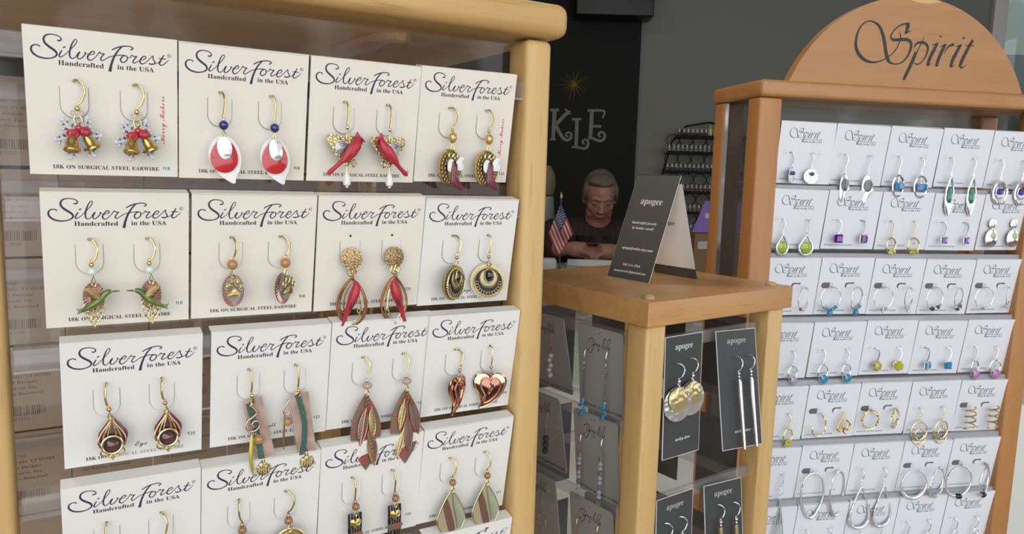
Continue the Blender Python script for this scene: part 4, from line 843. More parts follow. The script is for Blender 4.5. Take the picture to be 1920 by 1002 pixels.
def d_feather(mir):
    e = E(); wire(e, b=2.4, drop=9.6, x1=.8); e.p('silver_ball').ball((.9, -10.4, Z), .95, SILV)
    e.p('bead').ball((1.3, -13.0, Z), (2.5, 1.75, 2.2), TAUPE); link(e.p('wire_loop'), 1.3, -14.4, -18, 1.6, GOLD, .32)
    e.p('leaf_plate').plate(marquise(1.3, -17.2, -55.5, 15.2, 16, .92), .6, .6, PATINA, .5)
    b = e.p('chain')
    for k in range(3): ring(b, 1.4+(k % 2)*.4, -18.8-k*1.9, 2.6, .7, 1.2, .3, WINGB, 10)
    if not mir: fs = [(.6, -24.5, 18, 4.4, PCOP, PDK, -9), (3.4, -24, 15, 3.2, PGOLD, ANT, 4), (2.4, -34.5, 17.5, 4.2, PCOP, PDK, 10), (1.6, -39, 15, 2.6, PGOLD, ANT, 14)]
    else: fs = [(3.6, -22, 19, 4.4, PCOP, PDK, 12), (.2, -22.6, 15, 3.0, PGOLD, ANT, -9), (1.8, -30.5, 19, 4.4, PCOP, PDK, 3), (0, -37, 15, 2.8, PGOLD, ANT, -14)]
    for q in fs: feather(e.p('feather'), q[0], q[1], q[2], q[3], q[4], q[5], q[6], 2.2)
    return e.done()
def d_heart(mir):
    e = E(); wire(e, b=2.8 if not mir else .8, drop=9.6, x1=.4); e.p('copper_ball').ball((.4, -10.4, Z), 1.0, COPPER)
    e.p('crystal_bead').lathe([(.3, 0), (1.6, -1.5), (.3, -3.0)], PINKC, 8, M=Matrix.Translation((.4, -11.4, Z))); link(e.p('wire_loop'), .6, -14, -18, 1.1, GOLD, .3)
    H = polygon([(.2, -15.8), (2.2, -14.2), (5.2, -14.2), (7.8, -16.2), (8.4, -19.4), (7, -23.4), (4, -27.4), (-1.0, -31.2), (-5.0, -32.6), (-5.4, -31.6), (-4.2, -29), (-5.2, -25.6), (-7.8, -21.4), (-8.4, -17.8), (-6.8, -14.8), (-3.8, -13.8), (-1.4, -14.4)], 3)[::-1]
    e.p('outer_heart').plate(H, .8, .6, ROSE, 1.0); e.p('heart_rim').tube([(x, y, 1.5) for x, y in H], .42, ROSE, 6, closed=True)
    h2 = [(x*.62+.3, (y+18)*.72-19.0) for x, y in H]
    e.p('inner_heart').plate(h2, 2.4, .5, mat('dark_rose', (.42, .20, .17), .15, 1), .8); b = e.p('copper_swirl'); b.tube([(x, y, 3.1) for x, y in h2], .42, COPPER, 6, closed=True)
    b.tube([(x, y, 3.9) for x, y, _ in smooth([(.6, -18.4, 0), (1.2, -20.4, 0), (.4, -22.6, 0), (-.8, -24.6, 0)], 4)], [.9, 1.0, .9, .8, .8, .8, .7, .7, .6, .5, .4, .4, .3], ROSE, 8)
    return e.done()
def d_plain(mir):
    e = E(); wire(e, b=-.6 if not mir else 2.0, drop=10); e.p('bead').ball((.6, -11, Z), 1.0, COPPER); e.p('stone_bead').ball((.6, -13.8, Z), 2.0, TIGER); return e.done()
def d_tigerring(mir):
    e = E(); wire(e, b=-.6 if not mir else 3.2, drop=9.6); e.p('copper_ball').ball((.6, -10.4, Z), .95, COPPER); e.p('stone_bead').ball((.7, -12.9, Z), 2.0, TIGER)
    link(e.p('wire_loop'), 1.2, -14.8, -18.4, 1.8, PGOLD, .34); b = e.p('gold_disc'); b.plate(ell(1.2, -24.4, 7.4, 7.4, 32), 1.2, .5, BRASS, .3); ring(b, 1.2, -24.4, 2.0, 7.2, 7.2, .45, PGOLD, 32); ring(b, 1.2, -23.4, 2.2, 4.4, 4.4, .4, ANT, 24)
    return e.done()
def d_rect(mir):
    e = E(); wire(e, b=.7, drop=10.2, x1=.4); e.p('copper_ball').ball((.6, -10.9, Z), .95, COPPER); e.p('stone_bead').ball((.9, -13.4, Z), 2.0, TIGER); link(e.p('wire_loop'), .9, -15.2, -18.4, 1.2, PGOLD, .32)
    e.p('dark_plate').box(-2.6, 4.4, -33, -17.2, 1.0, 1.9, DARKPL, .45)
    b = e.p('red_band'); b.box(-2.5, 4.3, -30, -26.8, 1.8, 2.1, PATINA)
    b = e.p('gold_heart'); b.plate(heartpts(.9, -22.4, 5.6, 5.2), 1.9, .7, BRASS, .6); ring(b, 2.0, -21.6, 3.2, 1.0, 1.0, .3, PGOLD, 12)
    return e.done()
def d_kite(mir):
    e = E(); wire(e, b=2.2, drop=9.0, x1=.4); e.p('gold_ball').ball((.4, -9.7, Z), .95, GOLD); e.p('stone_bead').ball((.6, -12.0, Z), 1.9, TIGER); link(e.p('wire_loop'), .6, -13.6, -17.4, 1.6, PGOLD, .36)
    K = [(.6, -16), (4.6, -22), (8.2, -29.6), (8.4, -34), (5.4, -40), (.8, -44), (-3.8, -40), (-7.2, -34), (-7.0, -29.6), (-3.4, -22)]
    K = polygon(K, 3)[::-1]
    e.p('sage_layer').plate(K, .8, .5, SAGE, .2)
    e.p('sand_layer').plate([(.5, -16.6), (-3.4, -23), (-7, -30.4), (-6.6, -35), (-3.4, -40), (.6, -43.4), (2.4, -41.6), (3.4, -37), (1.2, -26)], 1.5, .4, SAND)
    e.p('brown_stripe').plate([(-2.0, -20.6), (-4.2, -24.4), (-2.8, -31), (-.6, -39.6), (.8, -42.8), (3.0, -41), (2.2, -35), (.2, -27)], 1.95, .35, BROWNP)
    b = e.p('rim'); b.tube([(x, y, 1.6) for x, y in K], .22, PGOLD, 5, closed=True); b.tube([(.6, -16.4, 1.9), (2.0, -26, 1.9), (4.2, -36, 1.9), (3.6, -41, 1.9)], .2, PGOLD, 5)
    return e.done()
def d_angel(mir):
    e = E(); wire(e, b=3.0, drop=9.6, x1=.2); e.p('gold_ball').ball((.2, -10.2, Z), .95, GOLD); e.p('gold_bead').ball((.4, -14.0, Z), (2.1, 2.7, 2.1), mat('satin_gold_bead', (.66, .42, .18), .3, .6, coat=.4)); link(e.p('wire_loop'), .4, -16.6, -20.2, 2.0, GOLD, .34)
    e.p('oval_plate').plate(ell(0, -28.4, 6.6, 9.0, 34), .4, .8, ANT, -.1)
    b = e.p('filigree_rim')
    for k in range(22):
        a = 2*pi*k/22; ring(b, .6+4.9*cos(a), -28.6+7.2*sin(a), 2.0, .95, .95, .3, ANT, 10)
    for q in (-1, 1): ring(b, .6+q*1.4, -22.6, 3.0, 1.2, 1.2, .42, PGOLD, 12)
    b = e.p('angel_wings'); b.plate(polygon([(.4, -24.8), (-1.4, -24.2), (-2.8, -26), (-3, -29), (-1.8, -30.6), (-.2, -29)], 3), 3.4, .5, WHITEE, .3); b.plate(polygon([(2.0, -25.4), (4.0, -23.2), (6.4, -23.6), (5.2, -25), (6.2, -27.4), (5.4, -29.4), (2.2, -29.4)], 3)[::-1], 3.6, .5, WHITEE, .3)
    b = e.p('angel_dress'); b.plate(polygon([(-.4, -25.4), (.6, -26.8), (1.8, -26.4), (2.2, -28), (1.9, -30.5), (3.0, -34.4), (5.4, -38.4), (3.4, -39.2), (.4, -37.6), (-1.2, -35.4), (-1.4, -31), (-.8, -28)], 3)[::-1], 4.0, .6, WINE, .8)
    for k in range(4): b.tube([(x, y, 5.2-.1*k) for x, y in ((.2+k*.35, -28), (-.3+k*.6, -32), (.4+k*1.1, -36.6+k*-.3))], .18, BIRDRED, 5)
    e.p('angel_head').ball((.9, -23.8, 4.2), (1.0, 1.2, .8), ANT, 10, 6)
    return e.done()

# ---- silver designs for the cherry rack
def swire(e, m=None, b=1.6, drop=9.5, r=.4): wire(e, m or SILV, b, drop, r, .3)
def gem(b, x, y, z, r, m, sq=False, mm=None):
    n = 4 if sq else 10; a0 = pi/4 if sq else 0; k = r*(1.25 if sq else 1)
    def rg(q, zz): return [(x+k*q*cos(a0+2*pi*i/n), y+k*q*sin(a0+2*pi*i/n), zz) for i in range(n)]
    vs = rg(.55, z+r*.5)+rg(1, z+r*.1)+rg(.95, z-r*.2)+[(x, y, z-r*.9)]
    fs = [tuple(range(n))]+[(i+n, (i+1) % n+n, (i+1) % n, i) for i in range(n)]+[(i+2*n, (i+1) % n+2*n, (i+1) % n+n, i+n) for i in range(n)]+[(3*n, (i+1) % n+2*n, i+2*n) for i in range(n)]
    b.add(vs, fs, m)
def setting(b, x, y, z, r, m, sq=False):
    n = 4 if sq else 6
    for i in range(n):
        a = 2*pi*i/n+(pi/4 if sq else .3); k = r*(1.22 if sq else 1.02); b.tube([(x+k*cos(a), y+k*sin(a), z+r*.25), (x+k*.8*cos(a), y+k*.8*sin(a), z-r*.9)], .32, m, 5)
    if not sq: ring(b, x, y, z-r*.55, r*.8, r*.8, .3, m, 14)
    else: b.tube([(x+sx*r*.75, y+sy*r*.75, z-r*.5) for sx, sy in ((1, 1), (-1, 1), (-1, -1), (1, -1))], .3, m, 5, closed=True)
def s_disc(mir):
    e = E(); swire(e); link(e.p('wire_loop'), .3, -9.3, -12.4, 1.2, SILV, .28); e.p('disc').plate(ell(.3, -18.6, 6.6, 6.2, 30), 1.8, .6, HAMS, .3); b = e.p('blue_bead'); b.ball((.3, -16.6, 3.8), 1.7, ROYAL); e.p('silver_tail').tube([(.3, -18, 3.2), (.4, -24, 3)], [.5, .3], SILV, 6); return e.done()
def s_kite(mir):
    e = E(); swire(e, drop=10); b = e.p('chain')
    for k in range(3): ring(b, .3, -11-k*1.9, Z, .6, 1.1, .28, SILV, 10)
    e.p('silver_drop').plate(polygon([(0, -15.6), (2.4, -18), (5.6, -24.6), (6.6, -28), (3.0, -33), (-1, -39), (-3.4, -36), (-4.6, -28), (-4.2, -21), (-2, -17)], 3)[::-1], 1.8, .6, SILV, .8); e.p('grey_stone').plate(ell(.2, -24.8, 3.6, 5.2, 20), 3.0, .5, SLATE, .6); return e.done()
def s_bluebar(mir):
    e = E(); swire(e, drop=10.5); link(e.p('wire_loop'), .3, -10.4, -15, 1.2, SILV, .3); b = e.p('oval_ring'); ring(b, .3, -24.4, Z, 6.2, 8.8, .9, SILV, 30); b2 = e.p('hanger'); b2.tube([(.3, -15.4, Z), (.3, -22, Z+.3)], .4, SILV, 6)
    e.p('blue_bar').box(-4.8, 5.4, -27.6, -21.8, 2.2, 5.0, OPALB, .8, M=Matrix.Translation((0, 0, 0))); return e.done()
def s_marquise(mir):
    e = E(); swire(e, drop=11.5); link(e.p('wire_loop'), .3, -11.4, -16, 1.2, SILV, .3); L_ = marquise(.3, -16, -49, 10.4, 12, 1); b = e.p('silver_leaf'); b.plate(marquise(.3, -33, -49, 9.2, 10, .7), 2.0, .6, HAMS, .3); b.tube([(x, y, Z) for x, y in L_], .85, SILV, 6, closed=True)
    e.p('green_stone').plate(ell(.5, -32, 3.0, 6.6, 22), 2.6, .6, GREENS, .9); return e.done()
def s_eyering(mir):
    e = E(); swire(e, drop=12); link(e.p('wire_loop'), .3, -12, -17.6, 1.4, SILV, .32); b = e.p('outer_ring'); ring(b, .3, -28, Z, 8.2, 9.2, 1.5, HAMS, 32, seg=8); ring(e.p('inner_ring'), .3, -27.4, Z+.6, 4.9, 5.6, .5, SILV, 24); e.p('blue_stone').plate(marquise(0, -4, 4, 4.6, 8, 1)[::-1], 0, .6, ROYAL, 1.4, M=Matrix.Translation((.3, -27.4, 3)) @ RZ(90)); return e.done()
def s_limedrop(mir):
    e = E(); swire(e, drop=9.5); link(e.p('wire_loop'), .3, -9.4, -12.6, 1.2, SILV, .3); P = [(x+.3, y) for x, y in pear(0, -12.6, -29, 11.6)]; b = e.p('drop_frame'); b.tube([(x, y, Z) for x, y in P], .95, HAMS, 8, closed=True); e.p('lime_stone').plate(ell(.3, -22.8, 4.7, 4.7, 20), 2.0, .8, LIME, 1.6, rings=2); return e.done()
def s_square(m, r, mm=None):
    def f(mir):
        e = E(); b = e.p('ear_wire'); q = -1 if mir else 1
        b.tube([(x, y, z) for x, y, z in ((0, 0, -.5), (.6, .4, 1.2), (2.6, -.6, 2.6), (3.4, -4, 3.4), (2.6, -8.4, 3.2), (.8, -12, 2.8))], .42, mm or SILV, 6)
        g = e.p('stone'); gem(g, .8, -15.2, 4.2, r, m, True); setting(e.p('setting'), .8, -15.2, 4.2, r, mm or SILV, True); return e.done()
    return f
def s_round(m, r, mm=None):
    def f(mir):
        e = E(); b = e.p('ear_wire'); b.tube([(x, y, z) for x, y, z in ((0, 0, -.5), (.6, .4, 1.2), (2.6, -.6, 2.6), (3.4, -4, 3.4), (2.6, -8.4, 3.2), (.8, -11.4, 2.8))], .42, mm or SILV, 6)
        gem(e.p('stone'), .8, -15.2, 4.2, r, m); setting(e.p('setting'), .8, -15.2, 4.2, r, mm or SILV); return e.done()
    return f
def s_ringgem(m, mm=None, rr=4.8, gr=3.7, cluster=False):
    def f(mir):
        e = E(); swire(e, mm or SILV, drop=10.5); b = e.p('ring'); ring(b, .3, -11.6, Z, .7, .9, .28, mm or SILV, 10); ring(b, .3, -18.4, Z, rr+.6, rr+1.4, .6, mm or SILV, 24)
        g = e.p('stone')
        if cluster:
            for dx, dy in ((-2, 0), (2, .2), (0, -2.4), (0, 1.4), (-2.6, -2.6), (2.8, -2.4)): gem(g, .3+dx, -24+dy, 3.6, 1.6, m)
        else: gem(g, .9, -24.6, 4.0, gr, m); setting(e.p('setting'), .9, -24.6, 4.0, gr, mm or SILV)
        return e.done()
    return f
def s_goldring(mir):
    e = E(); swire(e, GOLD, drop=10.5); ring(e.p('link'), .3, -12, Z, .8, 1.4, .3, GOLD, 10); ring(e.p('ring'), .3, -20.6, Z, 6.4, 6.4, .6, GOLD, 28); g = e.p('stone')
    for dx, dy in ((-2.2, 0), (1.8, .4), (0, -2.2), (3.8, -1.2), (-3.6, -1.6)): gem(g, .6+dx, -24.6+dy, 3.8, 1.5, YELG)
    return e.done()
def s_ovals(mir):
    e = E(); e.p('stud_oval').plate(ell(.3, -.6, 3.8, 4.2, 20), 1.0, .7, HAMS, 1.0); e.p('large_oval').plate(ell(.3, -13.6, 6.2, 8.0, 28), 1.2, .7, SILV, 1.6); ring(e.p('link'), .3, -5.4, 2, .7, 1.2, .3, SILV, 10); e.p('pale_stone').plate(ell(.8, -11.4, 3.0, 3.2, 18), 2.8, .5, PALEG, .6); return e.done()
def s_hoop(beads, R=9.4, mm=None, r=.34, hang=None):
    def f(mir):
        e = E(); cy = -R-.3; ring(e.p('hoop'), .3, cy, 3.4, R, R*1.02, r, mm or SILV, 36)
        for i, (ang, br, m) in enumerate(beads):
            a = rad(ang); e.p('bead').ball((.3+R*cos(a), cy+R*sin(a), 3.4), br, m, 10, 7)
        if hang: e.p('drop_bead').ball((.3, cy-R-hang[0]-.6, 3.4), hang[0], hang[1], 10, 7)
        return e.done()
    return f
def s_twistdrop(mir):
    e = E(); b = e.p('hoop')
    if not mir: b.tube([(x, y, 3.2+.5*sin(i)) for i, (x, y, _) in enumerate(smooth([(2.4, -.4, 0), (5.2, -4, 0), (7.4, -10, 0), (7.4, -16, 0), (4.2, -20, 0), (-.6, -20.6, 0), (-4.4, -17.4, 0), (-5.2, -12.4, 0)], 5))], .8, HAMG, 6)
    else: b.tube([(x, y, 3.2+.02*i) for i, (x, y, _) in enumerate(smooth([(2, 0, 0), (-.6, -5, 0), (-3.6, -11, 0), (-4.6, -15.4, 0), (-2.4, -17.4, 0), (0, -15, 0), (1.2, -9, 0), (4.4, -8, 0), (7, -11, 0), (6.2, -15, 0), (3, -15.6, 0), (.6, -12, 0), (.8, -17, 0), (3.6, -19.6, 0)], 5))], .75, mat('bright_gold', (.66, .44, .14), .2, 1), 6)
    return e.done()
def s_twisthoop(mir):
    e = E(); b = e.p('hoop'); n = 60
    for s in (0, pi): b.tube([(.3+(8+.5*cos(k*.9+s))*cos(2*pi*k/n), -8.4+(8.2+.5*cos(k*.9+s))*sin(2*pi*k/n), 3.4+.5*sin(k*.9+s)) for k in range(n)], .55, HAMG, 5, closed=True)
    return e.done()
def s_doublering(mir):
    e = E(); swire(e, GOLD, drop=10.5); ring(e.p('outer_ring'), .3, -20.4, Z, 8.2, 8.6, .7, HAMG, 32); ring(e.p('inner_ring'), .5, -23.2, Z+1.0, 4.8, 5.0, .6, GOLD, 24); b = e.p('crescent'); b.tube([(.3+7.0*cos(a), -26+6.4*sin(a), Z+.5) for a in [pi*1.1+pi*.8*k/14 for k in range(15)]], .7, HAMG, 6); return e.done()
def s_spiral(mir):
    e = E(); e.p('spiral').tube([(.3+(5.4 if k > 4 else 4)*cos(k*.42)+(-1.2+2.4*(k % 15 > 7))*.2, .4-k*.38, 5+3.4*sin(k*.42)) for k in range(58)], .62, mat('bright_gold', (.66, .44, .14), .2, 1), 6); return e.done()
def chainpart(e, y0, n, m=None):
    b = e.p('chain')
    for k in range(n): ring(b, .3+.25*(-1)**k, y0-k*2.0, Z, .75 if k % 2 else .45, 1.25, .28, m or SILV, 10)
def s_triangle(mir):
    e = E(); swire(e, drop=9); chainpart(e, -10, 6); b = e.p('triangle'); b.tube([(.3, -21, Z), (4.8, -53, Z+.4), (3.6, -55.4, Z+.4), (1.6, -54.6, Z+.4), (.8, -24, Z+.2)], .55, SILV, 6); b.tube([(.3, -21, Z), (-4.4, -53.5, Z), (-3.4, -55.8, Z), (-1.2, -54.8, Z), (.4, -23, Z)], .55, SILV, 6); return e.done()
def s_ovalhoop(mir):
    e = E(); P = [(0, 0), (4.2, -1), (8.2, -5.4), (10.6, -14), (10.8, -22), (8.4, -30), (4.4, -37.6), (1.2, -40.6), (-1.4, -40.4), (-4.8, -37), (-8.6, -30), (-10.8, -22), (-10.6, -14), (-8.2, -5.4), (-4.2, -1)]
    p = polygon([(x+2, y) for x, y in P], 4); n = len(p); e.p('hoop').tube([(x, y, 3.6) for x, y in p], [.75+.75*max(0, (-y-22)/20) for x, y in p], HAMS, 8, closed=True); return e.done()
def s_teardrop(mir):
    e = E(); swire(e, drop=7); chainpart(e, -8, 4); P = [(0, -15), (2.6, -20), (6.6, -30), (9.4, -40), (9.2, -47), (5.6, -52), (0, -53.6), (-5.6, -52), (-9.2, -47), (-9.4, -40), (-6.6, -30), (-2.6, -20)]; p = polygon([(x+.3, y) for x, y in P], 4); e.p('teardrop_hoop').tube([(x, y, Z) for x, y in p], [.7+.9*max(0, (-y-22)/32) for x, y in p], HAMS, 8, closed=True); return e.done()
def s_bighoop(mir):
    e = E(); p = [(2+12.8*cos(a), -15.2+13.2*sin(a)) for a in [rad(112)+rad(316)*k/44 for k in range(45)]]; e.p('hoop').tube([(x, y, 4) for x, y in p], [.7+1.1*max(0, (-y-12)/16) for x, y in p], HAMS, 8); b = e.p('end_ball'); b.ball((p[-1][0], p[-1][1], 4), 1.2, SILV, 8, 6); b.ball((p[0][0], p[0][1], 4), 1.0, SILV, 8, 6); return e.done()
def s_knothoop(mir):
    e = E(); c = (-3.0, -14.5); e.p('hoop').tube([(c[0]+14.2*cos(a), c[1]+14.6*sin(a), 3.6+3*(k/44)) for k, a in enumerate([rad(78)-rad(330)*k/44 for k in range(45)])], .85, HAMS, 8); b = e.p('dark_knot')
    for k in range(3): ring(b, 0, 0, 0, 2.0, 2.0, .8, BLKB, 12, M=Matrix.Translation((-2.6+k*1.0, -29.2, 5)) @ RY(70+k*20))
    b = e.p('silver_bead'); b.ball((-5.6, -28.6, 4.8), 1.4, SILV, 8, 6); b.ball((1.4, -28.4, 4.8), 1.4, SILV, 8, 6); return e.done()
def s_hookdrop(mir):
    e = E(); swire(e, b=2.0, drop=10); ring(e.p('ring'), .3, -14, Z, 2.6, 3.2, .5, SILV, 18); return e.done()

# ---- designs for the oak spinner
def m_disc(mir):
    e = E(); swire(e, b=4.2, drop=9.4); e.p('bead').ball((.4, -10.2, Z), 1.3, SILV); ring(e.p('link'), .4, -12.4, Z, .7, 1.3, .28, SILV, 10); e.p('silver_disc').plate(ell(.4, -24.6, 10.6, 10.8, 36), 1.6, .5, HAMS, .5); e.p('gold_disc').plate(ell(.2, -21.4, 7.4, 7.4, 30), 3.0, .5, HAMG, .6); return e.done()
def m_stick(mir):
    e = E(); swire(e, b=4.0, drop=9.6); e.p('bead').ball((.4, -10.4, Z), 1.2, SILV); e.p('bead_cap').ball((.4, -12.6, Z), 1.0, SILV); e.p('silver_stick').tube([(.4, -14, Z), (.6, -16, Z), (1.0, -36, Z), (1.4, -58, Z), (1.4, -59, Z)], [1.0, 1.6, 1.25, 1.25, 1.1], SILV, 8); return e.done()
def m_goldstick(mir):
    e = E(); swire(e, b=4.0, drop=9.6); e.p('bead').ball((.4, -10.4, Z), 1.3, SILV); e.p('bead_cap').ball((.4, -12.8, Z), 1.0, SILV); e.p('gold_stick').plate([(-1.1, -14), (-1.5, -44), (1.8, -44), (1.4, -14)], 1.8, 1.6, HAMG); return e.done()
def m_hookball(mir):
    e = E(); swire(e, b=4.2, drop=9.4); e.p('bead').ball((.4, -10.2, Z), 1.3, SILV); e.p('bead_cap').ball((.4, -12.6, Z), 1.5, HAMS); e.p('silver_drop').lathe([(.4, 0), (2.2, -3), (2.6, -8), (1.2, -12)], HAMS, 12, M=Matrix.Translation((.4, -14, Z))); return e.done()
def m_chainblue(mir):
    e = E(); swire(e, b=.8, drop=9); b = e.p('coil'); b.tube([(.3+.6*cos(k*1.6), -9-k*.16, Z+.6*sin(k*1.6)) for k in range(24)], .22, SILV, 4)
    b = e.p('chain')
    for k in range(11): ring(b, .2+.3*(-1)**k, -13.4-k*1.7, Z, .55, 1.1, .25, OXS, 8)
    ring(e.p('ring'), .2, -33.4, Z, 1.5, 1.8, .36, PGOLD, 12); b = e.p('blue_crystals'); r_ = random.Random(5)
    for k in range(9): b.lathe([(.2, 1.3), (1.35, 0), (.2, -1.3)], AQUA, 6, M=Matrix.Translation((.2+r_.uniform(-2.2, 2.2), -33-k*1.4, Z+r_.uniform(-.4, 1.2))))
    return e.done()
def m_strand(mir):
    e = E(); swire(e, b=.8, drop=8); ring(e.p('link'), .3, -9.6, Z, .6, 1.3, .28, SILV, 8); b = e.p('crystal_strand')
    for k in range(9): b.lathe([(.5, 1.5), (1.7, .6), (1.7, -.6), (.5, -1.5)], SMOKE if k % 3 else SILV, 7, M=Matrix.Translation((.3, -13-k*3.1, Z)))
    ring(e.p('loop'), .3, -42.4, Z, 1.3, 1.7, .36, SILV, 12); return e.done()
def m_pinkgold(mir):
    e = E(); swire(e, GOLD, b=.8, drop=9); b = e.p('coil'); b.tube([(.3+.7*cos(k*1.6), -8-k*.16, Z+.7*sin(k*1.6)) for k in range(26)], .25, GOLD, 4); b = e.p('pink_crystals')
    for k in range(5): b.ball((.3+.7*(-1)**k, -15-k*3.4, Z), 1.9, PINKC, 8, 6)
    return e.done()
def m_black(mir):
    e = E(); swire(e, b=.8, drop=9); b = e.p('coil'); b.tube([(.3+.6*cos(k*1.6), -9-k*.2, Z+.6*sin(k*1.6)) for k in range(30)], .22, SILV, 4); b = e.p('black_beads')
    for k in range(3): b.ball((.3, -18-k*4.4, Z), 2.3, LAVA, 10, 7)
    return e.done()
def m_loop(mm):
    def f(mir):
        e = E(); swire(e, mm, b=.8, drop=9); b = e.p('coil'); b.tube([(.3+.6*cos(k*1.6), -9-k*.2, Z+.6*sin(k*1.6)) for k in range(30)], .24, mm, 4); ring(e.p('ring'), .3, -21, Z, 4.6, 5.2, .4, mm, 18); return e.done()
    return f

# ------------------------------------------------------------------ hanging the stock
def hang(F, M, hu, hv, design, mir, yaw, label, group, roll=0, z=.5, key=None):
    p = M @ T(hu, hv, z)
    R = F.to_3x3().to_4x4(); R.translation = p.translation
    R = R @ RY(yaw) @ RZ(roll)
    o = empty('earring', R, label, 'earring', group)
    for n, me in memo(('d', key or design, mir), lambda: design(mir)): obj(n, me, R, o)
    return o
# pale oak rack: row, col, u, v, tone, price, sticker, extra, design, (yaw left, yaw right), short name, mirror right?
LST = [
 (1, 1, .0, 0, 1, ('18', 46.0, -51.3), 1, 'merry', d_bells, (4, 0), 'gold twin-bell and snowflake', 0),
 (1, 2, 52.2, -.3, 1, ('18', 47, -49.2), 0, None, d_redpetal, (0, 6), 'red and white petal', 0),
 (1, 3, 104.8, -.5, 1, ('20', 46, -49.6), 0, None, d_cardinal, (0, 0), 'red cardinal on patterned heart', 1),
 (1, 4, 156.6, .2, 1, ('20', 47.2, -50.2), 0, 'merry', d_angel, (10, 2), 'angel on antique oval', 0),
 (2, 1, 2.9, -60.2, 1, ('18', 46.6, -47.0), 1, None, d_humming, (0, 0), 'green hummingbird', 1),
 (2, 2, 55.6, -60.3, 1, ('18', 45.6, -47.0), 0, None, d_paw, (-16, 30), 'gold paw print', 0),
 (2, 3, 107.8, -60.8, 1, ('20', 44.6, -46.2), 0, None, d_ovalbird, (-16, 4), 'long-tailed red bird in oval hoop', 1),
 (2, 4, 159.8, -61.6, 0, None, 0, 'Onyx', d_onyxround, (28, -24), 'round black-stone filigree', 1),
 (3, 1, 6.9, -118.6, 0, ('20', 46.0, -46.0), 0, 'Eye', d_wine, (0, 4), 'wine drop with brown stone', 0),
 (3, 2, 61.9, -118.8, 0, ('23', 45.6, -46.6), 0, 'Shell', d_shell, (0, 0), 'pink shell strip', 1),
 (3, 3, 113.9, -118.7, 0, ('21', 46.5, -46.6), 0, None, d_feather, (0, -6), 'mottled leaf and feather', 1),
 (3, 4, 162.0, -119.2, 0, ('18', 47, -47), 0, None, d_heart, (36, -24), 'polished rose-gold heart', 1),
 (4, 1, 4.9, -177.2, 0, None, 0, None, d_plain, (0, 0), 'brown bead', 1),
 (4, 2, 56.8, -178, 0, None, 0, None, d_tigerring, (0, 0), 'tiger-eye bead and gold disc', 1),
 (4, 3, 108.6, -177.6, 0, ('20', 45.2, -46.4), 0, None, d_rect, (0, 0), 'dark rectangle with gold heart', 0),
 (4, 4, 160.6, -176.8, 0, ('20', 46.6, -45.6), 0, None, d_kite, (0, 0), 'striped cream, brown and sage drop', 0)]
ORD = {1: 'top', 2: 'second', 3: 'third', 4: 'fourth'}; CO = {1: 'leftmost', 2: 'second', 3: 'third', 4: 'rightmost'}
for (r, c, u, v, tone, price, stk, extra, des, yw, nm, mr) in LST:
    M = sf_card(r, c, u, v, f'cream card with {nm} earrings, {ORD[r]} row of pale rack', tone, price, stk, extra, rot=random.uniform(-.5, .5), stud=(des is d_ovalbird), n=1.0 if (r, c) == (3, 4) else 0)
    for s in (0, 1):
        hang(LFRM, M, HU[s], HV, des, bool(s and mr), yw[s], f'{"left" if s == 0 else "right"} {nm} earring of its pair on a cream card', f'pair of {nm} earrings')
sf_card(5, 4, 161.5, -234, 'cream card just showing at the bottom right corner of the pale oak rack', 0)

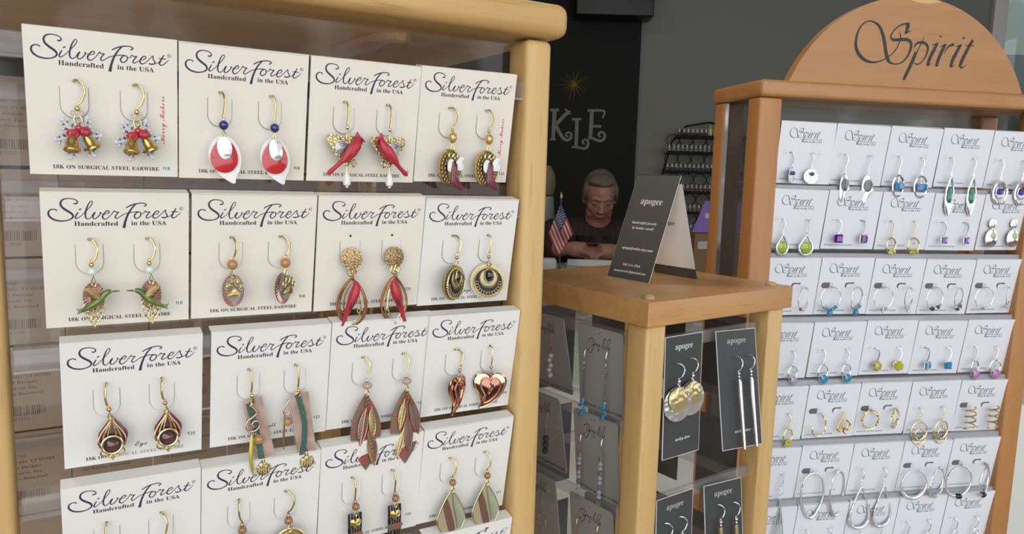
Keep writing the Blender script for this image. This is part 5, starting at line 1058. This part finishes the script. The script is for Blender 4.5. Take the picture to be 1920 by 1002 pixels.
# cherry rack
SL = [
 (1, 1, 'hook', s_disc, (75, 0), 'silver disc with blue bead'), (1, 2, 'hook', s_kite, (12, -6), 'silver drop with grey stone'), (1, 3, 'hook', s_bluebar, (20, 0), 'silver oval with blue bar'), (1, 4, 'hook', s_marquise, (28, 20), 'long silver leaf with green stone'), (1, 5, 'hook', s_eyering, (6, 6), 'round silver ring with violet-blue stone'),
 (2, 1, 'hook', s_limedrop, (8, -6), 'silver teardrop with lime stone'), (2, 2, 'hook', s_square(PURP, 4.1), (-20, 56), 'large square purple stone'), (2, 3, 'hook', s_goldring, (36, 8), 'gold ring with yellow stone cluster'), (2, 4, 'hook', s_square(PURP, 3.2), (30, 44), 'small square violet stone'), (2, 5, 'hook', s_ovals, (0, 0), 'double silver oval with pale green stone'),
 (3, 1, 'hoop', s_hoop([(-100, 1.2, SILV), (-80, 1.2, SILV), (-115, 1.4, REDB)], 9.6), (0, 64), 'silver hoop with red bead'), (3, 2, 'hoop', s_hoop([(-35, 1.0, SILV), (-45, 1.2, SILV), (-55, 1.6, AQUA), (-68, 1.3, AQUA), (-80, 1.3, OXS), (-100, 1.3, OXS), (-112, 1.3, AQUA), (-125, 1.6, SMOKE), (-135, 1.2, SILV), (-145, 1.0, SILV)], hang=(2.6, AQUA)), (0, 52), 'silver hoop with blue crystals'), (3, 3, 'hoop', s_hoop([(-62, 1.0, SILV), (-74, 1.1, OXS), (-86, 1.3, SILV), (-97, 1.1, OXS), (-108, 1.0, SILV)], hang=(1.3, SILV)), (0, 64), 'silver hoop with grey and silver beads'), (3, 4, 'hoop', s_hoop([(-35, 1.1, SILV), (-48, 1.2, OXS), (-61, 1.7, BLKB), (-79, 1.7, SILV), (-97, 1.8, BLKB), (-113, 1.3, BLKB), (-128, 1.3, SILV)]), (8, 58), 'silver hoop with black beads'), (3, 5, 'hoop', s_hoop([(-45, .9, SILV), (-62, .9, SILV), (-80, 1.3, SILV), (-92, 1.2, OXS), (-106, 1.0, SILV), (-135, .9, SILV)]), (0, 76), 'silver hoop with silver beads'),
 (4, 1, 'hook', s_ringgem(LAV, rr=4.6), (0, 30), 'silver ring with lavender stone'), (4, 2, 'hook', s_ringgem(AQUA, rr=4.8, gr=4.0), (24, 34), 'silver ring with round blue stone'), (4, 3, 'hook', s_round(YELG, 4.4), (44, -8), 'round yellow stone on silver hook'), (4, 4, 'hook', s_square(AQUA, 3.6), (50, -10), 'square blue stone on silver hook'), (4, 5, 'hook', s_ringgem(PINK, rr=5.0, gr=4.2), (34, 0), 'silver ring with pink stone'),
 (5, 1, 'hook', s_ringgem(YELG, GOLD, 4.4, cluster=True), (0, 14), 'gold ring with yellow-green stones'), (5, 2, 'hoop', s_twistdrop, (0, 0), 'twisted gold loop'), (5, 3, 'hoop', s_twisthoop, (0, 64), 'twisted gold round hoop'), (5, 4, 'hook', s_doublering, (0, 18), 'gold double ring'), (5, 5, 'hoop', s_spiral, (0, 20), 'gold spiral coil'),
 (6, 1, 'hook', s_triangle, (0, 0), 'long silver wire triangle'), (6, 2, 'hoop', s_ovalhoop, (0, 48), 'long hammered silver oval hoop'), (6, 3, 'hook', s_teardrop, (0, 8), 'hammered silver teardrop hoop'), (6, 4, 'hoop', s_bighoop, (0, 52), 'hammered silver round hoop'), (6, 5, 'hoop', s_knothoop, (0, 58), 'open silver hoop with dark knot'),
 (7, 1, 'hook', None, (0, 0), ''), (7, 2, 'hook', s_hookdrop, (0, 20), 'plain silver hook'), (7, 3, 'hook', s_hookdrop, (0, 0), 'slender silver hook'), (7, 4, 'hook', s_hookdrop, (30, 10), 'small silver hook'), (7, 5, 'hook', s_hookdrop, (20, 0), 'silver hook and ring')]
MIRR = {s_twistdrop}
def SY(a): return a*.5 if abs(a) > 15 else a
OR7 = {1: 'top', 2: 'second', 3: 'third', 4: 'fourth', 5: 'fifth', 6: 'sixth', 7: 'seventh'}; CS = {1: 'first', 2: 'second', 3: 'third', 4: 'fourth', 5: 'fifth'}
for (r, c, kind, des, yw, nm) in SL:
    u = USH_S[r-1]+(c-1)*50.8; v = ROWS_S[r-1]+random.uniform(-.5, .5)
    lb = f'white card with {nm} earrings, {OR7[r]} row of cherry rack' if des else 'white card with no earrings showing, seventh row of cherry rack'
    M = spirit_card(u, v, lb, kind, red=(r*c) % 3 != 0, rot=random.uniform(-.9, .5), tilt=5 if (r, c) == (1, 1) else 8)
    if not des: continue
    for s in (0, 1):
        if c == 1 and s == 0 and r in (3, 4, 5): continue      # wholly behind the oak spinner and the rack post
        hu = (10.6, 33)[s]
        if des is s_disc and s: hu = 29.5
        hang(SFRM, M, hu if kind == 'hook' else (10.2, 34)[s], -24.6 if kind == 'hook' else -24.2, des, bool(s and des in MIRR), SY(yw[s]), f'{"left" if s == 0 else "right"} {nm} earring of its pair on a white card', f'pair of {nm} earrings', key=(r, c) if des is not s_hookdrop else None)

# ---- oak spinner: charcoal cards on the right face, grey plastic cards on the left face
def apo_board():
    b = MB().box(0, 34, -76, 0, -.6, -.05, WEDGE); b.box(.35, 33.65, -75.65, -.35, -.06, 0, DKCARD)
    for hx in (10.5, 21.5): b.plate(ell(hx, -16, .5, .5, 8), .0, .04, HOLE)
    return b.mesh('card_board')
def apo_logo(m): return MB().text('apogee', 'thin', m, 17, -8.6, .08, width=16, align='c').mesh('logo_print')
def apo_small(): return MB().text('sterling silver', 'bi', WHITEINK, 18, -66, .08, width=14, align='c').mesh('small_print')
def apo_card(M, label, green=False):
    o = obj('earring_card', memo('apb', apo_board), M); tag(o, label, 'card', 'charcoal cards on the oak spinner')
    obj('logo_print', memo(('apl', green), lambda: apo_logo(GREENINK if green else WHITEINK)), M, o, 'pale serif lettering'); obj('small_print', memo('aps', apo_small), M, o)
for (u, v, n, rot, tilt, yaw, green, des, hp, nm) in (
  (22.3, -24, -6, 0, -2, 0, False, m_disc, ((9.0, -17.0), (21.5, -15.2)), 'hammered silver and gold disc'), (70.4, -25.5, -7, 0, -10, -9.5, True, m_stick, ((13.5, -17.4), (24, -17)), 'long silver stick'),
  (22.5, -126.5, -6, 0, -2, 0, True, m_hookball, ((6.5, -16), (20, -15.2)), 'silver hook and drop'), (68.5, -128.5, -7, 0, -7, -7, True, m_goldstick, ((10, -14), (24, -15)), 'slim gold bar')):
    M = MFRM @ T(u, v, n) @ RY(yaw) @ RZ(rot) @ RX(tilt)
    apo_card(M, f'charcoal card with {nm} earrings on the oak spinner', green)
    for s in (0, 1): hang(MFRM @ RY(yaw) @ RX(tilt), M, hp[s][0], hp[s][1], des, False, ((0, 0) if des is not m_disc else (-10, -6))[s], f'{"left" if s == 0 else "right"} {nm} earring of its pair on a charcoal card', f'pair of {nm} earrings', z=1.0)
MLF = MFRM @ RY(-90)
SPK = [[(-5, -1, .5), (-3.4, 2, .5), (0, 3, .6), (2, 1.6, .4), (-.8, .4, .4), (-2.2, -1.4, .4), (.6, -1.8, .5), (2.2, .4, .5), (.8, -3.4, .6), (-2, -8, .6), (-4.2, -9, .5), (-4.8, -6.6, .5), (-2, -3.6, .4), (2, -1.6, .4), (4.4, .2, .4), (4, -2, .5), (5.6, -.4, .4), (6.6, -2, .5), (7.4, .2, .4), (8, -2, .4), (9.6, -1, .4), (12.2, 4, .5), (13.4, 5.6, .4), (12.4, 2, .4), (10.4, -3, .5), (11.6, -.4, .4), (13, -2.8, .5), (15.4, 2.8, .4), (18, 6.4, .5), (18.6, 4.4, .4), (15.2, -1.4, .5), (16, -3, .4), (18, -1.4, .4), (18, -.2, .4), (16.6, -1.6, .4), (18.6, -3.2, .4)], [(6, -2, .4), (5.6, -6, .5), (7.2, -4, .4)]]
def spk_board():
    pts = []
    for cx, cy, a0 in ((38.5, -2.5, 0), (2.5, -2.5, pi/2), (2.5, -53.5, pi), (38.5, -53.5, 3*pi/2)):
        pts += [(cx+2.5*cos(a0+pi/2*k/4), cy+2.5*sin(a0+pi/2*k/4)) for k in range(5)]
    b = MB().plate(pts, -.6, .6, GREYCARD); b.plate(ell(20, -4, .5, .5, 8), .0, .04, HOLE)
    return b.mesh('card_board')
def spk_logo(): return MB().ribbon(SPK, BLACKINK, .08, .85, 14, -10.5, wk=.9).mesh('logo_print')
def spk_small(): return MB().text('2410 Main St. Lake Placid, NY 12946', 'bold', BLACKINK, 2, -54, .08, width=37, cap=1.7).mesh('small_print')
HP = ((9.5, -15.5), (29.5, -12.5))
for (x, v, tilt, des, sides, nm) in ((-66.5, -24, 5, m_chainblue, (0, 1), 'silver chain with blue crystals'), (-122, -24, 12, m_pinkgold, (1,), 'gold wire with pink crystals'), (-67.5, -81, 6, m_strand, (0, 1), 'smoky crystal strand'), (-123, -80, 10, m_black, (1,), 'black bead drop'), (-68, -139, 6, m_loop(GOLD), (0, 1), 'gold wire loop'), (-124, -138, 8, m_loop(SILV), (1,), 'silver wire loop')):
    M = MLF @ T(x, v, -6) @ RX(tilt)
    o = obj('earring_card', memo('skb', spk_board), M); tag(o, f'grey plastic card with {nm} earrings on the oak spinner', 'card', 'grey cards on the oak spinner')
    obj('logo_print', memo('skl', spk_logo), M, o, 'black script heading'); obj('small_print', memo('sks', spk_small), M, o)
    for s in sides: hang(MLF, M, HP[s][0], HP[s][1], des, False, 0, f'{"left" if s == 0 else "right"} {nm} earring of its pair on a grey card', f'pair of {nm} earrings', key=nm, z=.8)
# cards on the two far faces of the spinner, seen from behind
bk = lambda: MB().box(0, 36, -62, 0, -.6, 0, mat('dim_grey_card', (.11, .112, .115), .5)).mesh('card_board')
for v in (-26, -104, -182):
    for k in (26, 80):
        o = obj('rear_card', memo('rk', bk), MFRM @ T(k, v, -131.5)); tag(o, 'dim grey card seen from behind on a far face of the oak spinner', 'card', 'grey cards on the far faces of the oak spinner')
        o = obj('rear_card', memo('rk', bk), MFRM @ T(131.5, v, -k-2) @ RY(90)); tag(o, 'dim grey card seen from behind on a far face of the oak spinner', 'card', 'grey cards on the far faces of the oak spinner')

# ---- folded tent card standing on the spinner
tx0, tx1, txa, tn0, tn1, th = 54.5, 104, 81, -51.5, -91.5, 72.5
tent = empty('tent_card', MFRM @ T(80, .2, -70), 'folded black and white tent card standing on the oak spinner top', 'card')
L1 = sqrt((txa-tx0)**2+th**2); L2 = sqrt((tx1-txa)**2+th**2)
A1 = math.degrees(atan2(txa-tx0, th)); A2 = math.degrees(atan2(tx1-txa, th))
Mf = MFRM @ T(tx0, .3, tn1) @ RY(-90) @ RX(-A1)          # x along the front panel (away -> near), y up its slope, z outwards
b = MB().box(0, tn0-tn1, 0, L1, -.35, -.06, WEDGE); b.box(.15, tn0-tn1-.15, .15, L1-.1, -.06, 0, DKCARD); fp = obj('front_panel', b, Mf, tent, 'charcoal panel with white lettering')
wd = tn0-tn1
b = MB(); b.text('apogee', 'thin', WHITEINK, wd*.52, L1*.715, .08, width=20, align='c')
b.text('handcrafted jewerly', 'bi', WHITEINK, wd*.5, L1*.525, .08, width=23, align='c', cap=1.9); b.text('by heather sorrell', 'bi', WHITEINK, wd*.5, L1*.475, .08, width=20, align='c', cap=1.9)
b.text('apogeejewelry.etsy.com', 'bi', WHITEINK, wd*.52, L1*.28, .08, width=29, align='c', cap=1.9); b.text('845 616 3924', 'bi', WHITEINK, wd*.5, L1*.125, .08, width=16, align='c', cap=1.8); b.text('apogeejewelry@hotmail.com', 'bi', WHITEINK, wd*.5, L1*.065, .08, width=30, align='c', cap=1.6)
obj('lettering', b, Mf, fp)
Mb_ = MFRM @ T(tx1, .3, tn1) @ RY(-90) @ RX(A2)
b = MB().box(0, wd, 0, L2, -.06, .3, DKCARD); b.box(.1, wd-.1, 7.5, L2-6, .3, .36, WHITEC); bp_ = obj('back_panel', b, Mb_, tent, 'white inside of the back panel with a black strip along its foot')
obj('lettering', MB().text('apogee', 'thin', BLACKINK, wd*.52, L2*.52, .42, width=14, align='c'), Mb_, bp_)

# ------------------------------------------------------------------ the seated man (metres -> mm, world axes); he faces the camera and looks down at a phone
SKIN = mat('skin', (.30, .135, .10), .55, col2=(.33, .165, .125), vscale=30); HAIR = mat('greying_brown_hair', (.10, .075, .055), .7, col2=(.13, .105, .085), vscale=60); SHIRT = mat('dark_plaid', (.010, .010, .012), .85, col2=(.035, .010, .012), tex='WAVE', vscale=9, lo=.35, hi=.6); TROUS = mat('dark_trousers', (.012, .013, .018), .85)
def fuse(name, mb, m, voxel, smooth_n, parent=None, label=None):
    """one continuous skin over the modelled masses"""
    me = mb.mesh(name); o = bpy.data.objects.new(name, me); COL.objects.link(o)
    r = o.modifiers.new('r', 'REMESH'); r.mode = 'VOXEL'; r.voxel_size = voxel
    s = o.modifiers.new('s', 'SMOOTH'); s.iterations = smooth_n; s.factor = .5
    bpy.context.view_layer.update(); ev = o.evaluated_get(bpy.context.evaluated_depsgraph_get()); m2 = bpy.data.meshes.new_from_object(ev)
    bpy.data.objects.remove(o); m2.materials.clear(); m2.materials.append(m)
    m2.polygons.foreach_set('material_index', [0]*len(m2.polygons)); m2.polygons.foreach_set('use_smooth', [True]*len(m2.polygons))
    return m2
HX, HY, HZ = 374, 3270, 1108     # head centre
HM = Matrix.Translation((HX, HY, HZ)) @ RX(24) @ RZ(0)      # nod forward: head local x right, y up->z
HB = HM @ RX(90)                 # local: x right, y up, z towards the camera
def hb(b, c, r, m=SKIN): b.ball(c, r, m, 18, 12, M=HB)
b = MB()
hb(b, (0, 26, -8), (66, 84, 90)); hb(b, (0, -24, 14), (56, 80, 72)); hb(b, (0, -80, 34), (36, 24, 32))       # skull, face, chin
hb(b, (0, -12, 88), (12, 22, 14)); hb(b, (0, -26, 94), (15, 13, 14)); hb(b, (-12, -29, 84), (9, 8, 9)); hb(b, (12, -29, 84), (9, 8, 9))   # nose
hb(b, (0, 22, 70), (48, 11, 16)); hb(b, (-36, -22, 48), (20, 24, 20)); hb(b, (36, -22, 48), (20, 24, 20)); hb(b, (-34, -62, 18), (24, 28, 40)); hb(b, (34, -62, 18), (24, 28, 40))    # brow, cheeks
hb(b, (0, -54, 74), (24, 6, 12)); hb(b, (0, -63, 72), (20, 7, 12))                                             # lips
for s in (-1, 1): hb(b, (s*67, -8, -6), (9, 32, 19)); hb(b, (s*28, 6, 70), (16, 9, 14))                        # ears, lids
b.tube([(HX, HY+25, HZ-60), (HX, HY+45, HZ-120), (HX, HY+60, HZ-190)], [56, 58, 74], SKIN, 16)                 # neck
b.tube([(HX, HY+60, HZ-180), (HX, HY+70, HZ-260), (HX, HY+70, HZ-430)], [90, 140, 130], SKIN, 16)              # trunk under the shirt
def hand(b, w, d, up, side, m):
    """palm, four fingers and thumb curling round a phone: w wrist, d along hand, up back of hand, side towards the thumb"""
    w, d, up, side = Vector(w), Vector(d).normalized(), Vector(up).normalized(), Vector(side).normalized()
    b.tube([w, w+d*35, w+d*80], [27, 34, 32], m, 12, flat=1); 
    for i, (o, l) in enumerate(((27, 70), (10, 78), (-8, 74), (-25, 58))):
        p0 = w+d*72+side*o; p1 = p0+d*l*.45-up*4; p2 = p1+d*l*.28-up*l*.22; p3 = p2+d*l*.02-up*l*.28
        b.tube([p0, p1, p2, p3], [10.5, 10, 9, 7.5], m, 8)
    t0 = w+d*30+side*26; b.tube([t0, t0+side*22+d*22+up*4, t0+side*24+d*52+up*6, t0+side*14+d*72+up*2], [13, 12, 10.5, 8.5], m, 8)
WR, WL = (HX-150, 3055, 900), (HX+50, 3055, 895)
arms = [((HX-205, 3330, 930), (HX-268, 3230, 872), WR), ((HX+205, 3330, 930), (HX+250, 3225, 872), WL)]
for sh, el, wr in arms: b.tube([(HX, 3335, 930), sh, tuple((Vector(sh)+Vector(el))*.5), el, tuple((Vector(el)+Vector(wr))*.5), wr], [70, 58, 50, 44, 40, 28], SKIN, 12)
hand(b, WR, (.9, -.42, -.03), (0, -.25, .96), (.42, .88, .2), SKIN); hand(b, WL, (-.88, -.45, -.03), (0, -.25, .96), (-.45, .86, .2), SKIN)
for s in (-1, 1): b.tube([(HX+s*80, 3350, 640), (HX+s*110, 3250, 560), (HX+s*120, 3180, 520), (HX+s*120, 3200, 300), (HX+s*120, 3230, 70), (HX+s*125, 3140, 40)], [95, 82, 66, 52, 40, 36], SKIN, 12)
b.tube([(HX, 3340, 720), (HX, 3350, 640)], [130, 140], SKIN, 16)
body = obj('person', fuse('body', b, SKIN, .0055, 3)); tag(body, 'seated man in dark plaid shirt looking down at a phone behind the desk', 'person')
ROOT[body.name] = Matrix.Identity(4)
b = MB(); b.ball((0, 36, -24), (72, 80, 86), HAIR, 20, 14, M=HB); b.ball((0, 84, 20), (56, 30, 48), HAIR, 16, 10, M=HB); b.ball((-14, 92, 34), (46, 20, 36), HAIR, 12, 8, M=HB)
for s in (-1, 1): b.ball((s*68, 26, 6), (10, 40, 34), HAIR, 12, 8, M=HB)
obj('hair', fuse('hair', b, HAIR, .006, 2), ID, body)
b = MB()
for s in (-1, 1): b.tube([(x*s, y, z) for x, y, z in ((13, 21, 84), (28, 26, 83), (44, 20, 74))], [3, 4, 2.5], HAIR, 6, M=HB)
obj('eyebrows', b, ID, body); b = MB()
for s in (-1, 1): b.tube([(x*s, y, z) for x, y, z in ((15, 3, 79), (28, -1, 82), (42, 3, 75))], [1.5, 2.2, 1.5], MASK, 6, M=HB)
obj('closed_eyelids', b, ID, body); obj('mouth', MB().tube([(-23, -62, 79), (-8, -58.5, 84), (8, -58.5, 84), (23, -62, 79)], [1.2, 2.0, 2.0, 1.2], mat('lip_shadow_red', (.22, .07, .06), .5), 6, M=HB), ID, body)
b = MB(); b.tube([(HX, HY+52, HZ-128), (HX, HY+62, HZ-165), (HX, HY+72, HZ-260), (HX, HY+72, HZ-470)], [72, 110, 160, 158], SHIRT, 18)
b.ball((HX, 3335, 925), (215, 80, 62), SHIRT, 18, 10, M=None)
for sh, el, wr in arms:
    w2 = tuple(Vector(el).lerp(Vector(wr), .72)); b.tube([(HX, 3335, 930), sh, tuple((Vector(sh)+Vector(el))*.5), el, tuple(Vector(el).lerp(Vector(wr), .4)), w2], [90, 76, 66, 60, 52, 44], SHIRT, 12)
obj('shirt', fuse('shirt', b, SHIRT, .009, 3), ID, body)
b = MB()
for s in (-1, 1): b.tube([(HX+s*75, 3350, 640), (HX+s*110, 3250, 565), (HX+s*120, 3180, 525), (HX+s*120, 3200, 300), (HX+s*120, 3230, 90)], [118, 100, 82, 66, 58], TROUS, 12)
obj('trousers', fuse('trousers', b, TROUS, .012, 2), ID, body)
for s in (-1, 1):
    b = MB(); b.ball((HX+s*124, 3150, 42), (48, 125, 42), MASK, 12, 8); b.box(HX+s*124-45, HX+s*124+45, 3035, 3260, 1, 20, MASK, 6); obj('shoe', b, ID, body)
obj('collar', MB().tube([(HX+72*cos(a), HY+52+60*sin(a), HZ-134-18*(-sin(a))) for a in [2*pi*k/20 for k in range(20)]], 11, SHIRT, 8, closed=True), ID, body)
PM = Matrix.Translation((.325, 3.06, .935)) @ Matrix.Rotation(rad(20), 4, 'X')
t_ = empty('phone', PM, 'dark phone held in both hands of the seated man', 'phone')
obj('case', MB().box(-72, 72, -36, 36, -5, 5, MASK, 4), PM, t_); obj('screen', MB().box(-66, 66, -33, 33, 5.1, 5.6, mat('phone_glass', (.01, .01, .012), .08)), PM, t_)
st = empty('stool', Matrix.Translation((HX*.001, 3.36, 0)), 'low dark stool under the seated man', 'stool')
obj('seat', MB().lathe([(150, 440), (175, 448), (178, 470), (165, 482)], MASK, 24, M=Matrix.Translation((HX, 3380, 0)) @ RX(90)), ID, st)
for k in range(4):
    a = pi/4+k*pi/2; obj('leg', MB().tube([(HX+110*cos(a), 3380+110*sin(a), 442), (HX+160*cos(a), 3380+160*sin(a), 0)], 14, BLKM, 8), ID, st)
